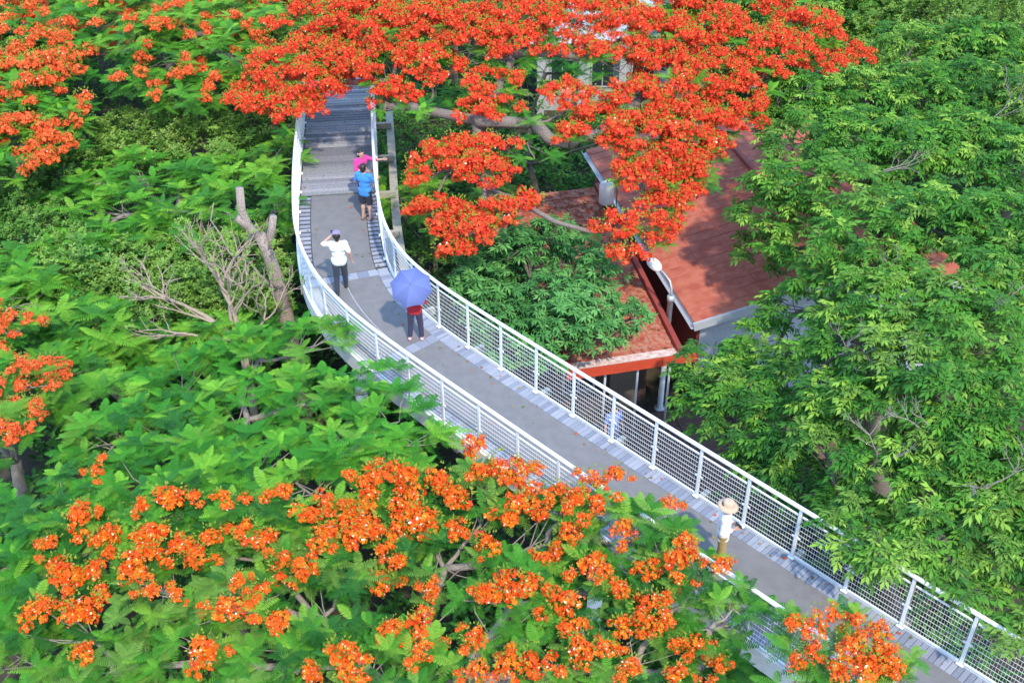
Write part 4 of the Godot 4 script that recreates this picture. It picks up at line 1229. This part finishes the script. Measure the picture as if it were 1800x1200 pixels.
func water_tank() -> void:
	var t := thing("water_tank", "small upright white water tank on the edge of the rusty red roof", "water tank", Vector3(2.86, 3.70, -30.3))
	part(t, "tank", lathe([Vector2(0.01, 0.12), Vector2(0.2, 0.12), Vector2(0.23, 0.15), Vector2(0.23, 0.72), Vector2(0.2, 0.78), Vector2(0.06, 0.82), Vector2(0.01, 0.82)], 20), M.white)
	for k in 3:
		part(t, "leg", box_mesh(Vector3(0.03, 0.2, 0.03), Vector3(cos(k * 2.1) * 0.17, 0.06, sin(k * 2.1) * 0.17)), M.dark_steel)
	var st := begin()
	tube(st, [Vector3(0.0, 0.8, 0), Vector3(0.02, 0.9, 0), Vector3(0.2, 0.92, 0.1), Vector3(0.3, 0.6, 0.15), Vector3(0.3, 0.0, 0.15)], [0.018, 0.018, 0.018, 0.018, 0.018], 6)
	part(t, "pipe", smooth(st), M.dark_steel)
	clean(t)

# ------------------------------------------------------------------ people
func field_mesh(acc: Dictionary, bones: Array, cell: float, k: float) -> void:
	# Tapered capsules joined by a smooth minimum and meshed as surface nets.
	var lo := Vector3.ONE * 99.0
	var hi := Vector3.ONE * -99.0
	for b in bones:
		var r: float = maxf(b[2], b[3]) + k + cell * 2.0
		for e in [b[0], b[1]]:
			lo = lo.min(e - Vector3.ONE * r)
			hi = hi.max(e + Vector3.ONE * r)
	var nx := int((hi.x - lo.x) / cell) + 2
	var ny := int((hi.y - lo.y) / cell) + 2
	var nz := int((hi.z - lo.z) / cell) + 2
	var f := PackedFloat32Array()
	f.resize(nx * ny * nz)
	f.fill(9.0)
	for b in bones:
		var a: Vector3 = b[0]
		var e: Vector3 = b[1]
		var ra: float = b[2]
		var rb: float = b[3]
		var m := maxf(ra, rb) + k + cell * 1.5
		var l: Vector3 = (a.min(e) - Vector3.ONE * m - lo) / cell
		var h: Vector3 = (a.max(e) + Vector3.ONE * m - lo) / cell
		var ab := e - a
		var ab2 := maxf(ab.length_squared(), 1e-8)
		for z in range(maxi(0, int(l.z)), mini(nz, int(h.z) + 2)):
			for y in range(maxi(0, int(l.y)), mini(ny, int(h.y) + 2)):
				var row := (z * ny + y) * nx
				for x in range(maxi(0, int(l.x)), mini(nx, int(h.x) + 2)):
					var p := lo + Vector3(x, y, z) * cell - a
					var t := clampf(p.dot(ab) / ab2, 0.0, 1.0)
					var d := (p - ab * t).length() - lerpf(ra, rb, t)
					var o := f[row + x]
					var q := maxf(k - absf(o - d), 0.0)
					f[row + x] = minf(o, d) - q * q * 0.25 / k
	var start: int = acc.v.size()
	var ids := {}
	var step := [1, nx, nx * ny]
	var corner := [0, 1, nx, nx + 1, nx * ny, nx * ny + 1, nx * ny + nx, nx * ny + nx + 1]
	for z in nz - 1:
		for y in ny - 1:
			for x in nx - 1:
				var at := (z * ny + y) * nx + x
				if f[at] > cell * 2.5 or f[at] < -cell * 2.5:
					continue
				var mask := 0
				for c in 8:
					if f[at + corner[c]] < 0.0:
						mask |= 1 << c
				if mask == 0 or mask == 255:
					continue
				var sum := Vector3.ZERO
				var n := 0
				for c in 8:
					for ax in 3:
						if c & (1 << ax) == 0:
							var c2: int = c | (1 << ax)
							if ((mask >> c) & 1) != ((mask >> c2) & 1):
								var va := f[at + corner[c]]
								var vb := f[at + corner[c2]]
								var p := Vector3(c & 1, (c >> 1) & 1, (c >> 2) & 1)
								p[ax] += va / (va - vb)
								sum += p
								n += 1
				ids[at] = start + ids.size()
				acc.v.append(lo + (Vector3(x, y, z) + sum / n) * cell)
				acc.n.append(Vector3.ZERO)
	for at in ids:
		for ax in 3:
			var b: int = at + step[ax]
			if (f[at] < 0.0) == (f[b] < 0.0):
				continue
			var u: int = step[(ax + 1) % 3]
			var v: int = step[(ax + 2) % 3]
			var q := [at, at - u, at - u - v, at - v]
			if not (ids.has(q[1]) and ids.has(q[2]) and ids.has(q[3])):
				continue
			var out := Vector3.ZERO
			out[ax] = 1.0 if f[at] < 0.0 else -1.0
			for tr in [[0, 1, 2], [0, 2, 3]]:
				var i0: int = ids[q[tr[0]]]
				var i1: int = ids[q[tr[1]]]
				var i2: int = ids[q[tr[2]]]
				var nn: Vector3 = (acc.v[i0] - acc.v[i2]).cross(acc.v[i0] - acc.v[i1])
				if nn.dot(out) < 0.0:
					var sw := i1
					i1 = i2
					i2 = sw
					nn = -nn
				acc.i.append_array([i0, i1, i2])
				acc.n[i0] += nn
				acc.n[i1] += nn
				acc.n[i2] += nn

func blob(groups: Array) -> ArrayMesh:      # groups: [bones, cell, blend]
	var acc := {"v": PackedVector3Array(), "n": PackedVector3Array(), "i": PackedInt32Array()}
	for g in groups:
		field_mesh(acc, g[0], g[1], g[2])
	for i in acc.n.size():
		acc.n[i] = acc.n[i].normalized()
	var arr := []
	arr.resize(Mesh.ARRAY_MAX)
	arr[Mesh.ARRAY_VERTEX] = acc.v
	arr[Mesh.ARRAY_NORMAL] = acc.n
	arr[Mesh.ARRAY_INDEX] = acc.i
	var m := ArrayMesh.new()
	m.add_surface_from_arrays(Mesh.PRIMITIVE_TRIANGLES, arr)
	return m

func hand(wrist: Vector3, elbow: Vector3, thumb: Vector3, curl: float) -> Array:
	var d := (wrist - elbow).normalized()
	var side := (thumb - d * thumb.dot(d)).normalized()      # towards the thumb
	var palm := d.cross(side).normalized()                  # the way the fingers close
	var out := [[wrist - d * 0.03, wrist + d * 0.02, 0.024, 0.024]]
	for i in 4:
		var o := side * (0.028 - 0.019 * i)
		var k := wrist + d * (0.088 - absf(i - 1.2) * 0.006) + o
		out.append([wrist + d * 0.015 + o * 0.6, k, 0.014, 0.012])
		var l: float = [0.070, 0.078, 0.072, 0.056][i]
		var p := k
		var a := 0.25 * curl
		for j in 3:
			var q: Vector3 = p + (d * cos(a) + palm * sin(a)) * l * [0.45, 0.32, 0.23][j]
			out.append([p, q, 0.0095 - j * 0.0008, 0.0088 - j * 0.001])
			p = q
			a += 0.75 * curl
	var t0 := wrist + d * 0.025 + side * 0.026
	var t1 := t0 + (d * 0.6 + side * 0.7 + palm * 0.35 * curl).normalized() * 0.042
	var t2 := t1 + (d * 0.9 + side * 0.25 + palm * 0.5 * curl).normalized() * 0.032
	out.append([t0 - d * 0.01 - side * 0.012, t1, 0.014, 0.0105])
	out.append([t1, t2, 0.0105, 0.009])
	return out

func person(label: String, at: Vector3, turn: float, tall: float, p: Dictionary) -> Node3D:
	# The figure faces +z before it is turned. p: pose and clothes.
	var t := thing("person", label, "person", at, turn)
	var k := tall / 1.70
	var el: Array = [Vector3(-0.25, 1.12, 0.0), Vector3(0.25, 1.12, 0.0)]
	var wr: Array = [Vector3(-0.27, 0.88, 0.06), Vector3(0.27, 0.88, 0.06)]
	var kn: Array = [Vector3(-0.10, 0.49, 0.02), Vector3(0.10, 0.49, 0.02)]
	var an: Array = [Vector3(-0.11, 0.085, -0.02), Vector3(0.11, 0.085, -0.02)]
	el = p.get("elbows", el)
	wr = p.get("wrists", wr)
	kn = p.get("knees", kn)
	an = p.get("ankles", an)
	var curl: Array = p.get("curl", [0.6, 0.6])
	var look: float = p.get("look", 0.0)
	var sh := [Vector3(-0.175, 1.385, -0.01), Vector3(0.175, 1.385, -0.01)]
	var hp := [Vector3(-0.09, 0.88, 0), Vector3(0.09, 0.88, 0)]
	var neck := Vector3(0, 1.41, -0.01)
	var hb := Basis(Vector3.UP, look)
	var hc := Vector3(0, 1.575, 0.015)
	var torso := [[Vector3(-0.07, 0.93, 0), Vector3(0.07, 0.93, 0), 0.115, 0.115], [Vector3(-0.05, 1.1, 0.01), Vector3(0.05, 1.1, 0.01), 0.105, 0.105], [Vector3(-0.09, 1.28, 0), Vector3(0.09, 1.28, 0), 0.11, 0.11], [sh[0], sh[1], 0.062, 0.062], [Vector3(0, 0.95, 0), Vector3(0, 1.33, 0), 0.11, 0.10]]
	var skin := torso.duplicate()
	skin.append([neck - Vector3(0, 0.03, 0), neck + Vector3(0, 0.1, 0.012), 0.052, 0.048])
	for s in 2:
		skin.append([sh[s], el[s], 0.050, 0.038])
		skin.append([el[s], wr[s], 0.038, 0.026])
		skin.append([hp[s], kn[s], 0.082, 0.054])
		skin.append([kn[s], kn[s].lerp(an[s], 0.3), 0.052, 0.056])
		skin.append([kn[s].lerp(an[s], 0.3), an[s], 0.056, 0.036])
		skin.append([an[s] - Vector3(0, 0.035, 0.03), an[s] + Vector3(0, -0.05, 0.13), 0.036, 0.03])
	var head := [[hc + Vector3(0, 0.035, -0.02), hc + Vector3(0, 0.03, 0.015), 0.092, 0.086], [hc + Vector3(0, -0.03, 0.03), hc + Vector3(0, -0.078, 0.05), 0.066, 0.042], [hc + hb * Vector3(0, 0.02, 0.098), hc + hb * Vector3(0, -0.016, 0.112), 0.009, 0.014], [neck + Vector3(0, 0.06, 0.0), hc, 0.05, 0.07]]
	for i in 2:
		head[i][0] = hc + hb * (head[i][0] - hc)
		head[i][1] = hc + hb * (head[i][1] - hc)
	for s in [-1.0, 1.0]:
		head.append([hc + hb * Vector3(s * 0.088, -0.012, 0.0), hc + hb * Vector3(s * 0.094, 0.022, -0.008), 0.014, 0.017])
	var groups := [[skin, 0.018, 0.03], [head, 0.010, 0.02]]
	for s in 2:
		groups.append([hand(wr[s], el[s], p.get("thumbs", [Vector3(0, 0.4, 1), Vector3(0, 0.4, 1)])[s], curl[s] * (1.0 if s == 0 else 1.0)), 0.0055, 0.006])
	var body := part(t, "body", blob(groups), M.skin)
	for s in [-1.0, 1.0]:
		part(body, "eye", lathe([Vector2(0.001, -0.008), Vector2(0.009, 0), Vector2(0.001, 0.008)], 8), M.hair, Transform3D(Basis.IDENTITY, hc + hb * Vector3(s * 0.034, 0.018, 0.086)))
	part(body, "mouth", box_mesh(Vector3(0.042, 0.008, 0.008)), plain(0.35, 0.09, 0.08), Transform3D(hb, hc + hb * Vector3(0, -0.052, 0.094)))
	# shirt
	var shirt := []
	for b in torso:
		shirt.append([b[0], b[1], b[2] + 0.010, b[3] + 0.010])
	shirt.append([Vector3(-0.06, p.get("hem", 0.88), 0), Vector3(0.06, p.get("hem", 0.88), 0), 0.125, 0.125])
	var sleeve: float = p.get("sleeve", 0.75)
	for s in 2:
		if sleeve <= 1.0:
			shirt.append([sh[s], sh[s].lerp(el[s], sleeve), 0.068, 0.062])
		else:
			shirt.append([sh[s], el[s], 0.066, 0.053])
			shirt.append([el[s], el[s].lerp(wr[s], sleeve - 1.0), 0.053, 0.042])
	part(t, "shirt", blob([[shirt, 0.016, 0.025]]), p.shirt)
	# trousers or shorts
	var legs := [[Vector3(-0.07, 0.93, 0), Vector3(0.07, 0.93, 0), 0.124, 0.124]]
	var cut: float = p.get("leg_cut", 1.9)
	for s in 2:
		if cut <= 1.0:
			legs.append([hp[s], hp[s].lerp(kn[s], cut), 0.102, 0.092])
		else:
			legs.append([hp[s], kn[s], 0.100, 0.075])
			legs.append([kn[s], kn[s].lerp(an[s], cut - 1.0), 0.075, 0.062])
	part(t, "shorts" if cut <= 1.0 else "trousers", blob([[legs, 0.018, 0.025]]), p.trousers)
	for s in 2:
		part(t, "shoe", blob([[[[an[s] + Vector3(0, -0.03, -0.05), an[s] + Vector3(0, -0.045, 0.06), 0.046, 0.042], [an[s] + Vector3(0, -0.045, 0.06), an[s] + Vector3(0, -0.052, 0.15), 0.043, 0.033]], 0.012, 0.02]]), p.shoes)
	# hair
	var hair := [[hc + hb * Vector3(0, 0.05, -0.03), hc + hb * Vector3(0, 0.052, 0.005), 0.096, 0.088], [hc + hb * Vector3(0, 0.0, -0.045), hc + hb * Vector3(0, p.get("hair_to", -0.05), -0.05), 0.085, 0.06]]
	part(t, "hair", blob([[hair, 0.012, 0.03]]), p.get("hair", M.hair))
	if p.has("hat"):
		var top := Transform3D(hb * Basis(Vector3.RIGHT, 0.12), hc + Vector3(0, 0.05, 0))
		if p.hat == "brim":
			part(t, "sun_hat", lathe([Vector2(0.01, 0.112), Vector2(0.07, 0.108), Vector2(0.103, 0.085), Vector2(0.112, 0.03), Vector2(0.116, 0.005), Vector2(0.16, -0.008), Vector2(0.205, -0.03), Vector2(0.2, -0.036), Vector2(0.11, -0.006)].duplicate(), 24), p.hat_mat, top)
		else:
			var cap := part(t, "cap", lathe([Vector2(0.106, -0.01), Vector2(0.11, 0.03), Vector2(0.10, 0.07), Vector2(0.065, 0.1), Vector2(0.01, 0.108)], 20), p.hat_mat, top)
			var peak := begin()
			for i in 8:
				var a0 := PI * 0.15 + PI * 0.7 * i / 8.0
				var a1 := PI * 0.15 + PI * 0.7 * (i + 1) / 8.0
				quad(peak, Vector3(cos(a0) * 0.1, 0, sin(a0) * 0.1), Vector3(cos(a1) * 0.1, 0, sin(a1) * 0.1), Vector3(cos(a1) * 0.115, -0.015, sin(a1) * 0.19), Vector3(cos(a0) * 0.115, -0.015, sin(a0) * 0.19), Vector3.UP)
			part(cap, "peak", peak.commit(), p.hat_mat)
	t.scale = Vector3.ONE * k
	clean(t)
	return t

func cloth(r: float, g: float, b: float) -> StandardMaterial3D:
	var m := grained(Color(r, g, b), Color(r, g, b) * 0.86, 0.05, 4.0, 0.9, 0.0, 60)
	m.rim_enabled = true
	m.rim = 0.15
	return m

func phone(at: Vector3, basis: Basis, label: String) -> void:
	var t := thing("phone", label, "phone", at)
	part(t, "case", box_mesh(Vector3(0.075, 0.15, 0.009)), plain(0.03, 0.03, 0.035, 0.4), Transform3D(basis, Vector3.ZERO))
	part(t, "screen", box_mesh(Vector3(0.067, 0.138, 0.002)), M.glass, Transform3D(basis, basis * Vector3(0, 0, 0.006)))
	clean(t)

func people() -> void:
	var top := DECK + 0.002
	# the walker in the white shirt, back to us, camera raised in the left hand
	var at := Vector3(-4.27, top, -23.75)
	var turn := PI + 0.12
	person("man in white shirt, dark trousers and purple cap, one hand raised to his face", at, turn, 1.72, {
		"shirt": cloth(0.80, 0.80, 0.74), "trousers": cloth(0.035, 0.042, 0.065), "shoes": plain(0.02, 0.02, 0.02, 0.5), "hat": "cap", "hat_mat": cloth(0.25, 0.20, 0.33),
		"elbows": [Vector3(-0.27, 1.13, -0.05), Vector3(0.38, 1.32, 0.12)], "wrists": [Vector3(-0.30, 0.89, 0.03), Vector3(0.13, 1.50, 0.20)], "thumbs": [Vector3(0, 0.2, 1), Vector3(-0.3, 0.2, 1)], "curl": [0.5, 1.3],
		"knees": [Vector3(-0.10, 0.50, 0.10), Vector3(0.10, 0.47, -0.03)], "ankles": [Vector3(-0.10, 0.09, 0.18), Vector3(0.11, 0.10, -0.20)]})
	phone(at + Basis(Vector3.UP, turn) * Vector3(0.07, 1.60, 0.235), Basis(Vector3.UP, turn) * Basis(Vector3.FORWARD, PI * 0.5), "dark phone held up by the man in the white shirt")
	# the walker under the parasol
	at = Vector3(-2.27, top, -21.72)
	turn = PI - 0.1
	person("person in a red top and navy trousers carrying the blue umbrella, back to us", at, turn, 1.60, {
		"shirt": cloth(0.50, 0.018, 0.03), "trousers": cloth(0.045, 0.04, 0.085), "shoes": plain(0.72, 0.42, 0.42, 0.6),
		"elbows": [Vector3(-0.27, 1.13, 0.02), Vector3(0.26, 1.12, 0.02)], "wrists": [Vector3(-0.18, 1.12, 0.22), Vector3(0.06, 1.17, 0.22)], "thumbs": [Vector3(0.2, 1, 0), Vector3(0.0, 1, 0.2)], "curl": [0.7, 1.4],
		"knees": [Vector3(-0.12, 0.49, 0.03), Vector3(0.12, 0.49, 0.02)], "ankles": [Vector3(-0.15, 0.085, 0.0), Vector3(0.15, 0.085, -0.03)], "sleeve": 1.3})
	umbrella(at, turn)
	# two people at the far right railing
	at = Vector3(-4.0, top, -27.3)
	person("man in a bright blue T-shirt and black shorts leaning on the far right railing", at, PI - 0.35, 1.70, {
		"shirt": cloth(0.05, 0.25, 0.66), "trousers": cloth(0.02, 0.02, 0.035), "shoes": plain(0.25, 0.16, 0.12, 0.7), "leg_cut": 0.85,
		"elbows": [Vector3(-0.28, 1.14, 0.12), Vector3(0.29, 1.13, 0.03)], "wrists": [Vector3(-0.24, 1.12, 0.34), Vector3(0.24, 1.02, 0.26)], "hem": 0.84})
	at = Vector3(-4.2, top, -28.35)
	person("woman in a magenta top pointing over the far right railing", at, 0.75, 1.60, {
		"shirt": cloth(0.58, 0.05, 0.26), "trousers": cloth(0.03, 0.025, 0.05), "shoes": plain(0.05, 0.05, 0.06, 0.6), "hair_to": -0.2,
		"elbows": [Vector3(-0.26, 1.15, 0.08), Vector3(0.36, 1.32, 0.22)], "wrists": [Vector3(-0.05, 1.12, 0.24), Vector3(0.48, 1.38, 0.44)], "thumbs": [Vector3(0, 1, 0), Vector3(0, 1, 0)], "curl": [0.8, 0.15], "sleeve": 1.2, "hem": 0.82})
	# the visitor in the sun hat, close to us
	at = Vector3(3.86, top, -14.62)
	turn = 1.35
	person("person in a white top, khaki trousers and wide tan sun hat looking at a phone", at, turn, 1.62, {
		"shirt": cloth(0.80, 0.77, 0.75), "trousers": cloth(0.40, 0.27, 0.09), "shoes": plain(0.10, 0.09, 0.08, 0.6), "hat": "brim", "hat_mat": cloth(0.56, 0.39, 0.26), "hair_to": -0.08,
		"elbows": [Vector3(-0.25, 1.10, -0.03), Vector3(0.25, 1.10, -0.03)], "wrists": [Vector3(-0.08, 1.08, 0.18), Vector3(0.08, 1.08, 0.18)], "thumbs": [Vector3(0.2, 1, 0), Vector3(-0.2, 1, 0)], "curl": [0.9, 0.9], "sleeve": 1.75, "hem": 0.82})
	phone(at + Basis(Vector3.UP, turn) * Vector3(0.0, 1.09, 0.25), Basis(Vector3.UP, turn) * Basis(Vector3.RIGHT, -0.9), "dark phone in the hands of the person in the sun hat")
	# somebody below, beside the house
	at = Vector3(2.72, 0.05, -23.2)
	person("person in a pale blue shirt on the ground below, seen through the railing mesh", at, 0.4, 1.66, {
		"shirt": cloth(0.18, 0.25, 0.55), "trousers": cloth(0.20, 0.24, 0.42), "shoes": plain(0.1, 0.1, 0.1, 0.6)})

func umbrella(at: Vector3, turn: float) -> void:
	var t := thing("umbrella", "open periwinkle-blue umbrella resting on the shoulder of the person in red", "umbrella")
	var b := Basis(Vector3.UP, turn)
	var grip := at + b * Vector3(0.06, 1.10, 0.20)
	var axis := (Vector3(0.02, 0.80, 0.60)).normalized()      # leans back towards the sun
	var x := Vector3.RIGHT
	x = (x - axis * x.dot(axis)).normalized()
	t.transform = Transform3D(Basis(x, axis, x.cross(axis)), grip)
	var st := begin()
	tube(st, [Vector3(0, 0.0, 0), Vector3(0, 0.86, 0)], [0.006, 0.006], 8)
	part(t, "shaft", smooth(st), M.gutter)
	st = begin()
	tube(st, [Vector3(0, 0.06, 0), Vector3(0, -0.06, 0), Vector3(0.01, -0.1, 0), Vector3(0.035, -0.115, 0), Vector3(0.06, -0.1, 0)], [0.014, 0.014, 0.013, 0.013, 0.012], 8)
	part(t, "handle", smooth(st), M.dark_steel)
	st = begin()
	tube(st, [Vector3(0, 0.79, 0), Vector3(0, 0.87, 0)], [0.011, 0.005], 8)
	part(t, "tip", smooth(st), M.dark_steel)
	var mats := [leafy(0.11, 0.14, 0.32, 0.2), leafy(0.125, 0.16, 0.355, 0.2)]
	var radius := 0.50
	for i in 8:
		var a0 := TAU * i / 8.0 + 0.2
		var a1 := TAU * (i + 1) / 8.0 + 0.2
		st = begin()
		var rows := 7
		for r in rows:
			for c in 4:
				var q := []
				for e in [[r, c], [r, c + 1], [r + 1, c + 1], [r + 1, c]]:
					var f: float = float(e[0]) / rows
					var g: float = float(e[1]) / 4.0
					var ang := f * 1.08
					var rad := sin(ang) / sin(1.08) * radius
					var y := 0.80 - (1.0 - cos(ang)) * 0.40
					var p0 := Vector3(cos(a0), 0, sin(a0))
					var p1 := Vector3(cos(a1), 0, sin(a1))
					var p := p0.lerp(p1, g) * rad * (1.0 - 0.05 * f * sin(g * PI))
					q.append(Vector3(p.x, y + 0.012 * f * sin(g * PI) * -1.0, p.z))
				quad(st, q[0], q[1], q[2], q[3], Vector3(q[2].x, 0.6, q[2].z))
		part(t, "canopy_panel", smooth(st), mats[i % 2])
		st = begin()
		var pts := []
		for r in 6:
			var ang := r / 5.0 * 1.08
			var rad := sin(ang) / sin(1.08) * radius
			pts.append(Vector3(cos(a0) * rad, 0.792 - (1.0 - cos(ang)) * 0.40, sin(a0) * rad))
		tube(st, pts, [0.004, 0.004, 0.004, 0.004, 0.004, 0.004], 5)
		part(t, "rib", st.commit(), M.gutter)
	clean(t)
